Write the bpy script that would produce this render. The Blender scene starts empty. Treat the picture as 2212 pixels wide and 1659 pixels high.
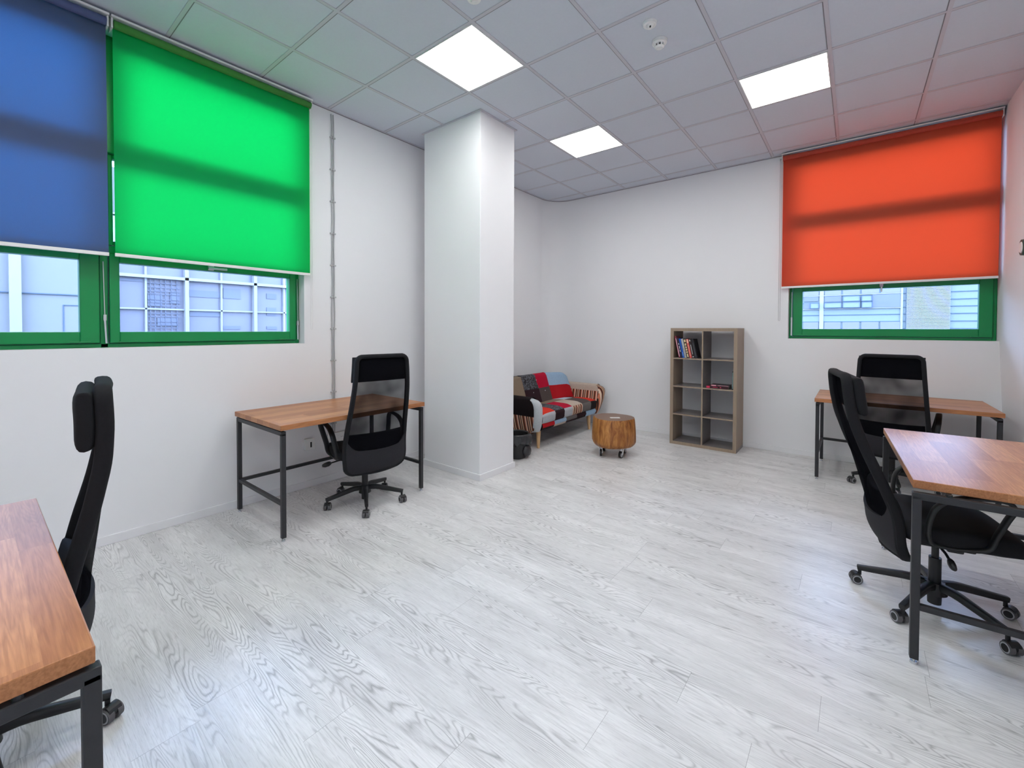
import bpy, bmesh, math, random
from mathutils import Vector, Matrix, noise
random.seed(7)
PI = math.pi
scn = bpy.context.scene
COL = scn.collection

# ------------------------------------------------------------------ camera
W_IMG, H_IMG = 2212.0, 1659.0
F_PX, CX_PX, CY_PX = 936.75, 1092.51, 728.25
CAM = Vector((3.8818, -6.0570, 1.4483))
RIGHT = Vector((0.7783263, 0.6278531, 0.0029251))
DOWN = Vector((0.0135602, -0.0121519, -0.9998342))
FWD = Vector((-0.6277135, 0.7782370, -0.0179720))
cd = bpy.data.cameras.new('camera')
cam = bpy.data.objects.new('camera', cd); COL.objects.link(cam)
M = Matrix((RIGHT, -DOWN, -FWD)).transposed().to_4x4()
M.translation = CAM
cam.matrix_world = M
cd.sensor_fit = 'HORIZONTAL'; cd.sensor_width = 36.0
cd.lens = F_PX * 36.0 / W_IMG
cd.shift_x = (W_IMG/2 - CX_PX) / W_IMG
cd.shift_y = (CY_PX - H_IMG/2) / W_IMG
cd.clip_start = 0.05; cd.clip_end = 200
scn.camera = cam

# ------------------------------------------------------------------ light
world = bpy.data.worlds.new('overcast_sky'); scn.world = world
world.use_nodes = True
bg = world.node_tree.nodes['Background']
bg.inputs['Color'].default_value = (0.50, 0.68, 1.12, 1)
bg.inputs['Strength'].default_value = 15.5
PANEL_STRENGTH = 17.5
vs = scn.view_settings
vs.view_transform = 'Standard'; vs.look = 'None'; vs.gamma = 1.0
vs.exposure = 0.0; vs.use_curve_mapping = False
scn.cycles.max_bounces = 10
scn.cycles.diffuse_bounces = 6
scn.cycles.transparent_max_bounces = 16
scn.cycles.sample_clamp_indirect = 6.0
scn.cycles.caustics_reflective = False
scn.cycles.caustics_refractive = False

def portal(name, loc, rot, sx, sy):          # sampling guides for the daylight through the two windows and the added one
    l = bpy.data.lights.new(name, 'AREA'); l.shape = 'RECTANGLE'; l.size = sx; l.size_y = sy
    l.cycles.is_portal = True
    o = bpy.data.objects.new(name, l); COL.objects.link(o); o.location = loc; o.rotation_euler = rot
portal('window_light_guide', (-0.32, -5.52, 2.38), (0, -PI/2, 0), 2.2, 2.8)
portal('window_light_guide', (-0.32, -8.05, 2.38), (0, -PI/2, 0), 2.2, 1.85)
portal('window_light_guide', (4.1, 0.32, 2.38), (-PI/2, 0, 0), 1.75, 2.2)

# ------------------------------------------------------------------ sizes
RX = 4.93          # right wall
H = 3.506          # ceiling height
YF = -9.2          # wall behind the camera
T = 0.6174         # ceiling tile
GX, GY = 1.2374, -3.9155
FR = 0.34          # rounding of the far left corner

# ------------------------------------------------------------------ materials
MATS = {}
def srgb(r, g, b):
    f = lambda c: (c/255/12.92) if c/255 <= 0.04045 else ((c/255+0.055)/1.055)**2.4
    return (f(r), f(g), f(b), 1)
class NT:
    def __init__(s, name):
        m = bpy.data.materials.new(name); m.use_nodes = True
        s.m = m; s.t = m.node_tree; s.n = s.t.nodes; s.l = s.t.links
        s.b = s.n['Principled BSDF']; s.out = s.n['Material Output']
        MATS[name] = m
    def add(s, kind, **kw):
        n = s.n.new(kind)
        for k, v in kw.items():
            if k in n.inputs: n.inputs[k].default_value = v
            else: setattr(n, k, v)
        return n
    def link(s, a, b): s.l.new(a, b)
    def math(s, op, a, b=None, c=None):
        n = s.n.new('ShaderNodeMath'); n.operation = op
        for i, v in enumerate((a, b, c)):
            if v is None: continue
            if isinstance(v, (int, float)): n.inputs[i].default_value = v
            else: s.l.new(v, n.inputs[i])
        return n.outputs[0]
    def mix(s, fac, a, b, mode='MIX'):
        n = s.n.new('ShaderNodeMix'); n.data_type = 'RGBA'; n.blend_type = mode
        for idx, v in ((0, fac), (6, a), (7, b)):
            if isinstance(v, (int, float)): n.inputs[idx].default_value = v
            elif isinstance(v, tuple): n.inputs[idx].default_value = v
            else: s.l.new(v, n.inputs[idx])
        return n.outputs[2]
    def ramp(s, fac, stops):
        n = s.n.new('ShaderNodeValToRGB')
        e = n.color_ramp.elements
        while len(e) < len(stops): e.new(0.5)
        for i, (p, c) in enumerate(stops): e[i].position = p; e[i].color = c
        s.l.new(fac, n.inputs[0]); return n.outputs[0]
    def coord(s, which='Object', scale=(1,1,1), rot=(0,0,0)):
        tc = s.n.new('ShaderNodeTexCoord'); mp = s.n.new('ShaderNodeMapping')
        s.l.new(tc.outputs[which], mp.inputs[0]); mp.inputs['Scale'].default_value = scale
        mp.inputs['Rotation'].default_value = rot
        return mp.outputs[0]
    def noise(s, vec, scale=5, detail=4, rough=0.5, dist=0.0):
        n = s.n.new('ShaderNodeTexNoise'); s.l.new(vec, n.inputs['Vector'])
        n.inputs['Scale'].default_value = scale; n.inputs['Detail'].default_value = detail
        n.inputs['Roughness'].default_value = rough; n.inputs['Distortion'].default_value = dist
        return n.outputs['Fac']
    def bump(s, h, strength=0.2, dist=0.01):
        n = s.n.new('ShaderNodeBump'); n.inputs['Strength'].default_value = strength
        n.inputs['Distance'].default_value = dist; s.l.new(h, n.inputs['Height'])
        s.l.new(n.outputs[0], s.b.inputs['Normal'])

def plain(name, col, rough=0.5, metal=0.0, var=0.06, scale=14, bump=0.0, spec=0.5):
    t = NT(name)
    v = t.coord(scale=(1,1,1))
    f = t.noise(v, scale, 3)
    dark = tuple(c*(1-var) for c in col[:3])+(1,); light = tuple(min(1, c*(1+var)) for c in col[:3])+(1,)
    t.link(t.mix(f, dark, light), t.b.inputs['Base Color'])
    t.b.inputs['Roughness'].default_value = rough; t.b.inputs['Metallic'].default_value = metal
    t.b.inputs['Specular IOR Level'].default_value = spec
    if bump: t.bump(t.noise(v, scale*8, 2), bump, 0.002)
    return t.m

WALL = plain('wall_paint', (0.80, 0.80, 0.82, 1), 0.75, var=0.015, scale=3, bump=0.05, spec=0.3)
TRIM = plain('white_skirting', (0.78, 0.78, 0.80, 1), 0.4, var=0.03, scale=6)
CEIL = plain('mineral_ceiling_tile', (0.60, 0.63, 0.70, 1), 0.9, var=0.03, scale=60, bump=0.15, spec=0.1)
BARM = plain('ceiling_grid_metal', (0.54, 0.53, 0.58, 1), 0.6, var=0.02)
GREEN = plain('green_window_paint', srgb(0, 134, 70), 0.32, var=0.06, scale=8)
GASKET = plain('dark_window_seal', (0.01, 0.03, 0.02, 1), 0.6)
ALU = plain('brushed_aluminium', (0.62, 0.63, 0.65, 1), 0.35, metal=0.7)
WHITEP = plain('white_plastic', (0.78, 0.78, 0.77, 1), 0.4, var=0.02)
GREYP = plain('grey_conduit_plastic', (0.42, 0.42, 0.43, 1), 0.5, var=0.05)
BLACKP = plain('black_plastic', (0.007, 0.007, 0.008, 1), 0.45, var=0.2)
FAB = plain('black_chair_fabric', (0.008, 0.008, 0.010, 1), 0.85, var=0.3, scale=90, bump=0.3, spec=0.3)
FABG = plain('charcoal_shell_fabric', (0.018, 0.017, 0.021, 1), 0.8, var=0.2, scale=90, bump=0.3, spec=0.3)
STEEL = plain('dark_painted_steel', (0.019, 0.019, 0.022, 1), 0.48, var=0.25, scale=30, bump=0.1)
CHROME = plain('zinc_plated_steel', (0.65, 0.66, 0.68, 1), 0.25, metal=1.0)
RUBBER = plain('grey_caster_tread', (0.10, 0.095, 0.10, 1), 0.6)
RING = plain('light_grey_caster_ring', (0.38, 0.38, 0.40, 1), 0.5)
BARREL = plain('black_bin_plastic', (0.012, 0.012, 0.013, 1), 0.35, bump=0.2)
BAG = plain('dark_bin_liner', (0.03, 0.03, 0.033, 1), 0.3, var=0.5, scale=20, bump=0.3)
BLACKHOLE = plain('dark_slot', (0.01, 0.01, 0.01, 1), 0.7)
BEECH = plain('beech_leg_wood', srgb(205, 165, 120), 0.5, var=0.12, scale=18)
DGREEN = plain('dark_green_plastic', (0.03, 0.07, 0.055, 1), 0.5)

def emission(name, col, strength):
    t = NT(name)
    t.b.inputs['Base Color'].default_value = (0.8,0.8,0.8,1)
    t.b.inputs['Emission Color'].default_value = col
    t.b.inputs['Emission Strength'].default_value = strength
    return t.m
LED = emission('led_panel_diffuser', (0.975, 0.988, 0.965, 1), PANEL_STRENGTH)

def glass_mat():
    t = NT('window_glass')
    t.n.remove(t.b)
    tr = t.add('ShaderNodeBsdfTransparent'); tr.inputs[0].default_value = (0.93, 0.96, 0.97, 1)
    gl = t.add('ShaderNodeBsdfGlossy'); gl.inputs['Roughness'].default_value = 0.02
    fr = t.add('ShaderNodeFresnel'); fr.inputs['IOR'].default_value = 1.45
    mx = t.add('ShaderNodeMixShader')
    geo = t.add('ShaderNodeTexCoord'); nz = t.add('ShaderNodeTexNoise'); nz.inputs['Scale'].default_value = 1.5
    t.link(geo.outputs['Object'], nz.inputs['Vector'])
    t.link(t.math('MULTIPLY', fr.outputs[0], t.math('ADD', 0.9, t.math('MULTIPLY', nz.outputs['Fac'], 0.1))), mx.inputs[0])
    t.link(tr.outputs[0], mx.inputs[1]); t.link(gl.outputs[0], mx.inputs[2])
    t.link(mx.outputs[0], t.out.inputs[0]); return t.m
GLASS = glass_mat()

def blind_mat(name, refl, trans, amount=0.62):
    t = NT(name); t.n.remove(t.b)
    v = t.coord(scale=(1,1,1))
    f = t.noise(v, 260, 2, 0.6)
    d = t.add('ShaderNodeBsdfDiffuse'); l = t.add('ShaderNodeBsdfTranslucent'); mx = t.add('ShaderNodeMixShader')
    t.link(t.mix(f, tuple(c*0.88 for c in refl[:3])+(1,), refl), d.inputs[0])
    t.link(t.mix(f, tuple(c*0.90 for c in trans[:3])+(1,), trans), l.inputs[0])
    mx.inputs[0].default_value = amount
    t.link(d.outputs[0], mx.inputs[1]); t.link(l.outputs[0], mx.inputs[2])
    t.link(mx.outputs[0], t.out.inputs[0]); return t.m
BL_GREEN = blind_mat('green_blind_fabric', (0.05, 0.50, 0.26, 1), (0.018, 0.92, 0.31, 1), 0.80)
BL_BLUE = blind_mat('blue_blind_fabric', (0.22, 0.24, 0.34, 1), (0.16, 0.40, 0.60, 1), 0.70)
BL_ORANGE = blind_mat('orange_blind_fabric', (0.75, 0.26, 0.18, 1), (1.0, 0.255, 0.115, 1), 0.80)

ROLL_G = plain('rolled_green_fabric', (0.045, 0.20, 0.035, 1), 0.9, var=0.1, scale=40)
ROLL_B = plain('rolled_blue_fabric', (0.07, 0.09, 0.20, 1), 0.9, var=0.1, scale=40)
ROLL_O = plain('rolled_orange_fabric', (0.42, 0.06, 0.035, 1), 0.9, var=0.1, scale=40)
def mesh_mat():
    t = NT('black_chair_mesh'); t.n.remove(t.b)
    v = t.coord(scale=(1,1,1))
    d = t.add('ShaderNodeBsdfDiffuse'); d.inputs[0].default_value = (0.006, 0.006, 0.008, 1)
    tr = t.add('ShaderNodeBsdfTransparent'); mx = t.add('ShaderNodeMixShader')
    f = t.noise(v, 7, 1)
    t.link(t.ramp(f, [(0.3, (0.72,)*3+(1,)), (0.7, (0.90,)*3+(1,))]), mx.inputs[0])
    t.link(tr.outputs[0], mx.inputs[1]); t.link(d.outputs[0], mx.inputs[2])
    t.link(mx.outputs[0], t.out.inputs[0]); return t.m
NET = mesh_mat()

def floor_mat():
    # UV: u = metres along the plank, v = metres across; colour attribute 'seed' = random per plank
    t = NT('grey_washed_oak_laminate')
    uv = t.add('ShaderNodeUVMap'); sep = t.add('ShaderNodeSeparateXYZ'); t.link(uv.outputs[0], sep.inputs[0])
    at = t.add('ShaderNodeAttribute', attribute_name='seed')
    u, v = sep.outputs[0], sep.outputs[1]; sd = at.outputs['Fac']
    def vec(su, sv, zs):
        c = t.add('ShaderNodeCombineXYZ')
        t.link(t.math('MULTIPLY', u, su), c.inputs[0]); t.link(t.math('MULTIPLY', v, sv), c.inputs[1])
        t.link(t.math('MULTIPLY', sd, zs), c.inputs[2]); return c.outputs[0]
    # contour rings of a stretched noise: cathedral figure and knots
    n1 = t.noise(vec(0.70, 5.4, 47.0), 1.55, 1.6, 0.42, 0.22)
    wob = t.noise(vec(6, 30, 31.0), 1.0, 3, 0.6)
    ring = t.math('ADD', t.math('MULTIPLY', n1, 34.0), t.math('MULTIPLY', wob, 0.7))
    fr = t.math('FRACT', ring)
    tri = t.math('ABSOLUTE', t.math('SUBTRACT', fr, 0.5))          # 0 at line
    line = t.ramp(tri, [(0.0, (1,1,1,1)), (0.12, (0.5,0.5,0.5,1)), (0.27, (0,0,0,1))])
    mask = t.ramp(t.noise(vec(0.9, 4.0, 19.0), 1.3, 3, 0.6), [(0.42, (0.10,)*3+(1,)), (0.62, (1,1,1,1))])
    fig = t.math('MULTIPLY', line, mask)
    fib = t.noise(vec(5.0, 150.0, 13.0), 1.0, 4, 0.65)             # fine fibres
    fibm = t.ramp(fib, [(0.38, (1,1,1,1)), (0.62, (0,0,0,1))])
    pores = t.noise(vec(16.0, 300.0, 3.0), 1.0, 3, 0.6)
    porem = t.ramp(pores, [(0.36, (1,1,1,1)), (0.46, (0,0,0,1))])
    cloud = t.noise(vec(1.6, 7.0, 77.0), 1.2, 4, 0.6)
    cloudm = t.ramp(cloud, [(0.38, (1,1,1,1)), (0.66, (0,0,0,1))])
    base = t.mix(cloudm, (0.80, 0.79, 0.79, 1), (0.66, 0.65, 0.65, 1))
    base = t.mix(t.math('MULTIPLY', fibm, 0.42), base, (0.52, 0.51, 0.51, 1))
    base = t.mix(t.math('MULTIPLY', porem, 0.35), base, (0.38, 0.37, 0.37, 1))
    base = t.mix(t.math('MULTIPLY', fig, 0.66), base, (0.20, 0.195, 0.20, 1))
    tint = t.math('ADD', 0.96, t.math('MULTIPLY', sd, 0.07))
    c = t.add('ShaderNodeCombineColor')
    for i in range(3): t.link(tint, c.inputs[i])
    base = t.mix(1.0, base, c.outputs[0], 'MULTIPLY')
    # joints (bevelled edges) : v 0..0.198, u 0..1.327
    e1 = t.math('LESS_THAN', v, 0.0008)
    at2 = t.add('ShaderNodeAttribute', attribute_name='uend')
    e3 = t.math('LESS_THAN', at2.outputs['Fac'], 0.0014)
    j = t.math('MAXIMUM', t.math('MULTIPLY', e1, 0.25), t.math('MULTIPLY', e3, 0.7))
    base = t.mix(j, base, (0.18, 0.175, 0.18, 1))
    t.link(base, t.b.inputs['Base Color'])
    t.link(t.math('ADD', 0.27, t.math('MULTIPLY', fibm, 0.10)), t.b.inputs['Roughness'])
    t.b.inputs['Specular IOR Level'].default_value = 0.5
    t.bump(t.math('ADD', fig, t.math('MULTIPLY', fibm, 0.4)), 0.10, 0.001)
    return t.m
FLOOR = floor_mat()

def wood_top():
    # object space: x along the staves (length), y across
    t = NT('oiled_oak_worktop')
    tc = t.add('ShaderNodeTexCoord'); sep = t.add('ShaderNodeSeparateXYZ'); t.link(tc.outputs['Object'], sep.inputs[0])
    x, y, z = sep.outputs
    SW = 0.103
    row = t.math('FLOOR', t.math('DIVIDE', t.math('ADD', y, 0.03), SW))
    wn = t.add('ShaderNodeTexWhiteNoise'); wn.noise_dimensions = '1D'; t.link(row, wn.inputs['W'])
    blk = t.math('FLOOR', t.math('ADD', t.math('MULTIPLY', x, 1.25), t.math('MULTIPLY', wn.outputs['Value'], 5)))
    wn2 = t.add('ShaderNodeTexWhiteNoise'); wn2.noise_dimensions = '2D'
    cc = t.add('ShaderNodeCombineXYZ'); t.link(row, cc.inputs[0]); t.link(blk, cc.inputs[1]); t.link(cc.outputs[0], wn2.inputs['Vector'])
    rnd = wn2.outputs['Value']
    def vec(sx, sy, sz, k):
        c = t.add('ShaderNodeCombineXYZ')
        t.link(t.math('MULTIPLY', x, sx), c.inputs[0]); t.link(t.math('MULTIPLY', y, sy), c.inputs[1])
        t.link(t.math('ADD', t.math('MULTIPLY', z, sz), t.math('MULTIPLY', rnd, k)), c.inputs[2]); return c.outputs[0]
    n = t.noise(vec(0.8, 10, 10, 40), 1.6, 2.5, 0.5, 0.15)
    ring = t.math('ABSOLUTE', t.math('SUBTRACT', t.math('FRACT', t.math('MULTIPLY', n, 16)), 0.5))
    line = t.ramp(ring, [(0.0, (1,1,1,1)), (0.4, (0,0,0,1))])
    fib = t.noise(vec(7, 160, 160, 9), 1.0, 3, 0.6)
    c1 = t.mix(rnd, srgb(152, 94, 58), srgb(205, 146, 100))
    c1 = t.mix(t.math('MULTIPLY', line, 0.22), c1, srgb(128, 72, 42))
    c1 = t.mix(t.math('MULTIPLY', t.ramp(fib, [(0.35, (1,1,1,1)), (0.6, (0,0,0,1))]), 0.35), c1, srgb(120, 70, 42))
    t.link(c1, t.b.inputs['Base Color'])
    t.b.inputs['Roughness'].default_value = 0.33; t.b.inputs['Specular IOR Level'].default_value = 0.26
    t.bump(fib, 0.08, 0.001)
    return t.m
OAK = wood_top()

def kallax_mat():
    t = NT('grey_brown_wood_effect')
    v = t.coord(scale=(40, 40, 2.5)); f = t.noise(v, 1.0, 4, 0.6)
    t.link(t.mix(f, srgb(130, 114, 99), srgb(166, 146, 125)), t.b.inputs['Base Color'])
    t.b.inputs['Roughness'].default_value = 0.5; return t.m
KAL = kallax_mat()
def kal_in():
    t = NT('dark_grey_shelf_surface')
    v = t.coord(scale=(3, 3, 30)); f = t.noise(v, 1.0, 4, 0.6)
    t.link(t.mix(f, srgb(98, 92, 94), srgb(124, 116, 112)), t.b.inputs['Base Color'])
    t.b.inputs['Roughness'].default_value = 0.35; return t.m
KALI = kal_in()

def bark_mat():
    t = NT('oiled_stump_wood')
    v = t.coord(scale=(22, 22, 4)); f = t.noise(v, 1.0, 6, 0.65, 0.6)
    c = t.ramp(f, [(0.30, srgb(70, 38, 16)), (0.42, srgb(150, 92, 40)), (0.56, srgb(196, 136, 68)), (0.75, srgb(222, 168, 100))])
    v2 = t.coord(scale=(3, 3, 1)); g = t.noise(v2, 1.0, 2)
    c = t.mix(t.math('MULTIPLY', g, 0.5), c, srgb(120, 62, 28))
    t.link(c, t.b.inputs['Base Color']); t.b.inputs['Roughness'].default_value = 0.42
    t.bump(f, 0.6, 0.006); return t.m
BARK = bark_mat()
def stump_top():
    t = NT('stump_end_grain')
    tc = t.add('ShaderNodeTexCoord')
    wv = t.add('ShaderNodeTexWave'); wv.wave_type = 'RINGS'; wv.rings_direction = 'Z'
    wv.inputs['Scale'].default_value = 16; wv.inputs['Distortion'].default_value = 2.5; wv.inputs['Detail'].default_value = 3
    t.link(tc.outputs['Object'], wv.inputs['Vector'])
    n = t.noise(tc.outputs['Object'], 5, 4)
    c = t.mix(wv.outputs['Fac'], srgb(98, 66, 42), srgb(132, 92, 62))
    c = t.mix(t.math('MULTIPLY', n, 0.5), c, srgb(84, 54, 36))
    t.link(c, t.b.inputs['Base Color']); t.b.inputs['Roughness'].default_value = 0.35; return t.m
ENDG = stump_top()

def velvet(name, col, var=0.12, scale=60):
    m = plain(name, col, 0.9, var=var, scale=scale, bump=0.2, spec=0.2); return m
P = {
 'tan': velvet('tan_patch', srgb(136, 120, 102)), 'crim': velvet('crimson_patch', srgb(176, 12, 48)),
 'red': velvet('red_patch', srgb(178, 24, 34)), 'orange': velvet('orange_red_patch', srgb(208, 52, 38)),
 'blue': velvet('light_blue_patch', srgb(152, 178, 204)), 'cream': velvet('cream_patch', srgb(186, 170, 156)),
 'grey': velvet('warm_grey_patch', srgb(104, 98, 96)), 'dgrey': velvet('dark_grey_patch', srgb(84, 74, 72)),
 'lgrey': velvet('pale_grey_patch', srgb(176, 178, 184)), 'dark': velvet('dark_plum_patch', srgb(48, 30, 36)),
 'black': velvet('black_patch', srgb(30, 22, 24)), 'pale': velvet('pale_blue_patch', srgb(190, 206, 218)),
 'white': velvet('off_white_patch', srgb(190, 196, 200)),
}
def damask():
    t = NT('black_floral_patch'); v = t.coord(scale=(1,1,1))
    n = t.noise(v, 26, 2, 0.5, 1.6)
    f = t.ramp(n, [(0.47, (0,0,0,1)), (0.51, (1,1,1,1))])
    t.link(t.mix(f, srgb(22, 18, 22), srgb(86, 88, 96)), t.b.inputs['Base Color'])
    t.b.inputs['Roughness'].default_value = 0.8; return t.m
P['flor'] = damask()
def stripes(name, axis, period=0.12):
    t = NT(name); tc = t.add('ShaderNodeTexCoord'); sep = t.add('ShaderNodeSeparateXYZ'); t.link(tc.outputs['Object'], sep.inputs[0])
    fr = t.math('FRACT', t.math('DIVIDE', sep.outputs[axis], period))
    r = t.n.new('ShaderNodeValToRGB'); r.color_ramp.interpolation = 'CONSTANT'
    st = [(0, srgb(196,150,120)), (0.14, srgb(46,24,22)), (0.24, srgb(212,186,160)), (0.36, srgb(120,62,30)), (0.50, srgb(40,22,20)), (0.60, srgb(198,120,92)), (0.72, srgb(222,200,178)), (0.84, srgb(100,40,22)), (0.92, srgb(36,20,20))]
    e = r.color_ramp.elements
    while len(e) < len(st): e.new(0.5)
    for i, (p, c) in enumerate(st): e[i].position = p; e[i].color = c
    t.link(fr, r.inputs[0]); t.link(r.outputs[0], t.b.inputs['Base Color']); t.b.inputs['Roughness'].default_value = 0.85
    return t.m
P['strx'] = stripes('striped_patch_long', 0); P['stry'] = stripes('striped_patch_across', 1)

# ------------------------------------------------------------------ helpers
def obj(name, bm, mats, parent=None, smooth=False, bevel=0.0, seg=2, loc=None, angle=None):
    bmesh.ops.recalc_face_normals(bm, faces=bm.faces[:])
    me = bpy.data.meshes.new(name); bm.to_mesh(me); bm.free()
    if not isinstance(mats, (list, tuple)): mats = [mats]
    for m in mats: me.materials.append(m)
    o = bpy.data.objects.new(name, me); COL.objects.link(o)
    if loc is not None: o.location = loc
    if parent is not None: o.parent = parent
    if smooth:
        for p in me.polygons: p.use_smooth = True
        if angle is not None:
            me.set_sharp_from_angle(angle=math.radians(angle))
    if bevel:
        b = o.modifiers.new('bevel', 'BEVEL'); b.width = bevel; b.segments = seg; b.limit_method = 'ANGLE'
        b.harden_normals = False
    return o
def struct(o): o['kind'] = 'structure'; return o
def tag(o, label, cat, group=None):
    o['label'] = label; o['category'] = cat
    if group: o['group'] = group
    return o
def thing(name, label, cat, loc=(0,0,0), rz=0.0, group=None):
    o = bpy.data.objects.new(name, None); COL.objects.link(o); o.location = loc; o.rotation_euler = (0,0,rz)
    o.empty_display_size = 0.1
    return tag(o, label, cat, group)
def BM(): return bmesh.new()
def box(bm, x0, x1, y0, y1, z0, z1, mi=0):
    vs_ = [bm.verts.new(p) for p in ((x0,y0,z0),(x1,y0,z0),(x1,y1,z0),(x0,y1,z0),(x0,y0,z1),(x1,y0,z1),(x1,y1,z1),(x0,y1,z1))]
    fs = []
    for q in ((0,3,2,1),(4,5,6,7),(0,1,5,4),(1,2,6,5),(2,3,7,6),(3,0,4,7)):
        f = bm.faces.new([vs_[i] for i in q]); f.material_index = mi; fs.append(f)
    return fs
def cyl(bm, p0, p1, r0, r1=None, n=20, mi=0, cap=True, m0=None, m1=None):
    r1 = r0 if r1 is None else r1
    p0 = Vector(p0); p1 = Vector(p1); d = (p1-p0).normalized()
    a = d.orthogonal().normalized(); b = d.cross(a)
    R0 = [bm.verts.new(p0 + (a*math.cos(2*PI*i/n)+b*math.sin(2*PI*i/n))*r0) for i in range(n)]
    R1 = [bm.verts.new(p1 + (a*math.cos(2*PI*i/n)+b*math.sin(2*PI*i/n))*r1) for i in range(n)]
    for i in range(n):
        f = bm.faces.new((R0[i], R0[(i+1)%n], R1[(i+1)%n], R1[i])); f.material_index = mi
    if cap:
        f = bm.faces.new(R0[::-1]); f.material_index = mi if m0 is None else m0
        f = bm.faces.new(R1); f.material_index = mi if m1 is None else m1
def spline(pts, n=6, closed=False):
    pts = [Vector(p) for p in pts]; out = []
    N = len(pts)
    rng = range(N if closed else N-1)
    for i in rng:
        p0 = pts[(i-1)%N] if (closed or i > 0) else pts[0]
        p1 = pts[i]; p2 = pts[(i+1)%N]
        p3 = pts[(i+2)%N] if (closed or i+2 < N) else pts[-1]
        for k in range(n):
            t = k/n
            out.append(0.5*((2*p1)+(-p0+p2)*t+(2*p0-5*p1+4*p2-p3)*t*t+(-p0+3*p1-3*p2+p3)*t**3))
    if not closed: out.append(pts[-1])
    return out
def sweep(bm, pts, ra, rb=None, ref=(0,1,0), n=12, closed=False, mi=0, power=2.0):
    # superellipse section; rb is the radius along ref, ra across it; radii may be callables of t
    pts = [Vector(p) for p in pts]; N = len(pts); rings = []
    ref = Vector(ref)
    for i, p in enumerate(pts):
        if closed: d = pts[(i+1)%N]-pts[i-1]
        else: d = pts[min(i+1,N-1)]-pts[max(i-1,0)]
        d.normalize()
        a = ref - d*ref.dot(d)
        if a.length < 1e-4: a = d.orthogonal()
        a.normalize(); b = d.cross(a)
        t = i/max(1,N-1)
        A = ra(t) if callable(ra) else ra; Bq = (rb(t) if callable(rb) else rb) if rb is not None else A
        ring = []
        for k in range(n):
            c, s = math.cos(2*PI*k/n), math.sin(2*PI*k/n)
            c = math.copysign(abs(c)**(2/power), c); s = math.copysign(abs(s)**(2/power), s)
            ring.append(bm.verts.new(p + a*c*Bq + b*s*A))
        rings.append(ring)
    M_ = N if closed else N-1
    for i in range(M_):
        r0, r1 = rings[i], rings[(i+1)%N]
        for k in range(n):
            f = bm.faces.new((r0[k], r0[(k+1)%n], r1[(k+1)%n], r1[k])); f.material_index = mi
    if not closed:
        bm.faces.new(rings[0][::-1]).material_index = mi; bm.faces.new(rings[-1]).material_index = mi
def bar(bm, p0, p1, w, h=None, ref=(0,0,1), mi=0):
    h = w if h is None else h
    p0 = Vector(p0); p1 = Vector(p1); d = (p1-p0).normalized()
    a = Vector(ref) - d*Vector(ref).dot(d)
    if a.length < 1e-4: a = d.orthogonal()
    a.normalize(); b = d.cross(a)
    v = [bm.verts.new(p + a*sa*h/2 + b*sb*w/2) for p in (p0, p1) for sa, sb in ((-1,-1),(1,-1),(1,1),(-1,1))]
    for q in ((0,1,2,3),(7,6,5,4),(0,4,5,1),(1,5,6,2),(2,6,7,3),(3,7,4,0)):
        bm.faces.new([v[i] for i in q]).material_index = mi
def copy_tree(o, parent=None):
    c = o.copy(); COL.objects.link(c)
    if parent is not None: c.parent = parent
    for ch in list(o.children): copy_tree(ch, c)
    return c

# ================================================================== SETTING
# floor: every laminate plank is a face with its own run of grain
def build_floor():
    bm = BM(); uvl = bm.loops.layers.uv.new('UVMap')
    seed = bm.faces.layers.float.new('seed_f')
    PW, PL = 0.1978, 1.327
    known = {-1: 2.394, 0: 2.826, 1: 2.095, 3: 2.29, 5: 2.468, 7: 1.472, 2: 3.17, -2: 1.95, 4: 3.36, 6: 3.05}
    rnd = random.Random(3)
    info = []
    r0 = int(math.floor((YF+5.14)/PW))-1
    r = r0
    while True:
        ya = -5.14 + r*PW; yb = ya+PW
        if ya > 0.02: break
        off = known.get(r, rnd.uniform(0, PL))
        k = math.floor((0-off)/PL)
        x = off + k*PL
        while x < RX+0.05:
            xa, xb = max(x, -0.02), min(x+PL, RX+0.05)
            y0, y1 = max(ya, YF-0.02), min(yb, 0.02)
            if xb-xa > 0.01 and y1-y0 > 0.01:
                f = bm.faces.new([bm.verts.new((px, py, 0)) for px, py in ((xa,y0),(xb,y0),(xb,y1),(xa,y1))])
                flip = rnd.random() < 0.5
                for lp, (px, py) in zip(f.loops, ((xa,y0),(xb,y0),(xb,y1),(xa,y1))):
                    lp[uvl].uv = (px-x, py-ya)
                info.append((rnd.random(), [min(px-x, 9) for px in (xa, xb, xb, xa)]))
            x += PL
        r += 1
    box(bm, -0.02, RX+0.05, YF-0.02, 0.02, -0.12, -0.002)
    me = bpy.data.meshes.new('floor'); bm.to_mesh(me); bm.free()
    me.materials.append(FLOOR)
    a = me.attributes.new('seed', 'FLOAT', 'CORNER'); b = me.attributes.new('uend', 'FLOAT', 'CORNER')
    i = 0
    for fi, p in enumerate(me.polygons):
        for li, q in zip(p.loop_indices, range(4)):
            if fi < len(info):
                a.data[li].value = info[fi][0]; b.data[li].value = info[fi][1][q]
            else:
                a.data[li].value = 0.5; b.data[li].value = 0.5
    o = bpy.data.objects.new('floor', me); COL.objects.link(o)
    return struct(o)
build_floor()

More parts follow.
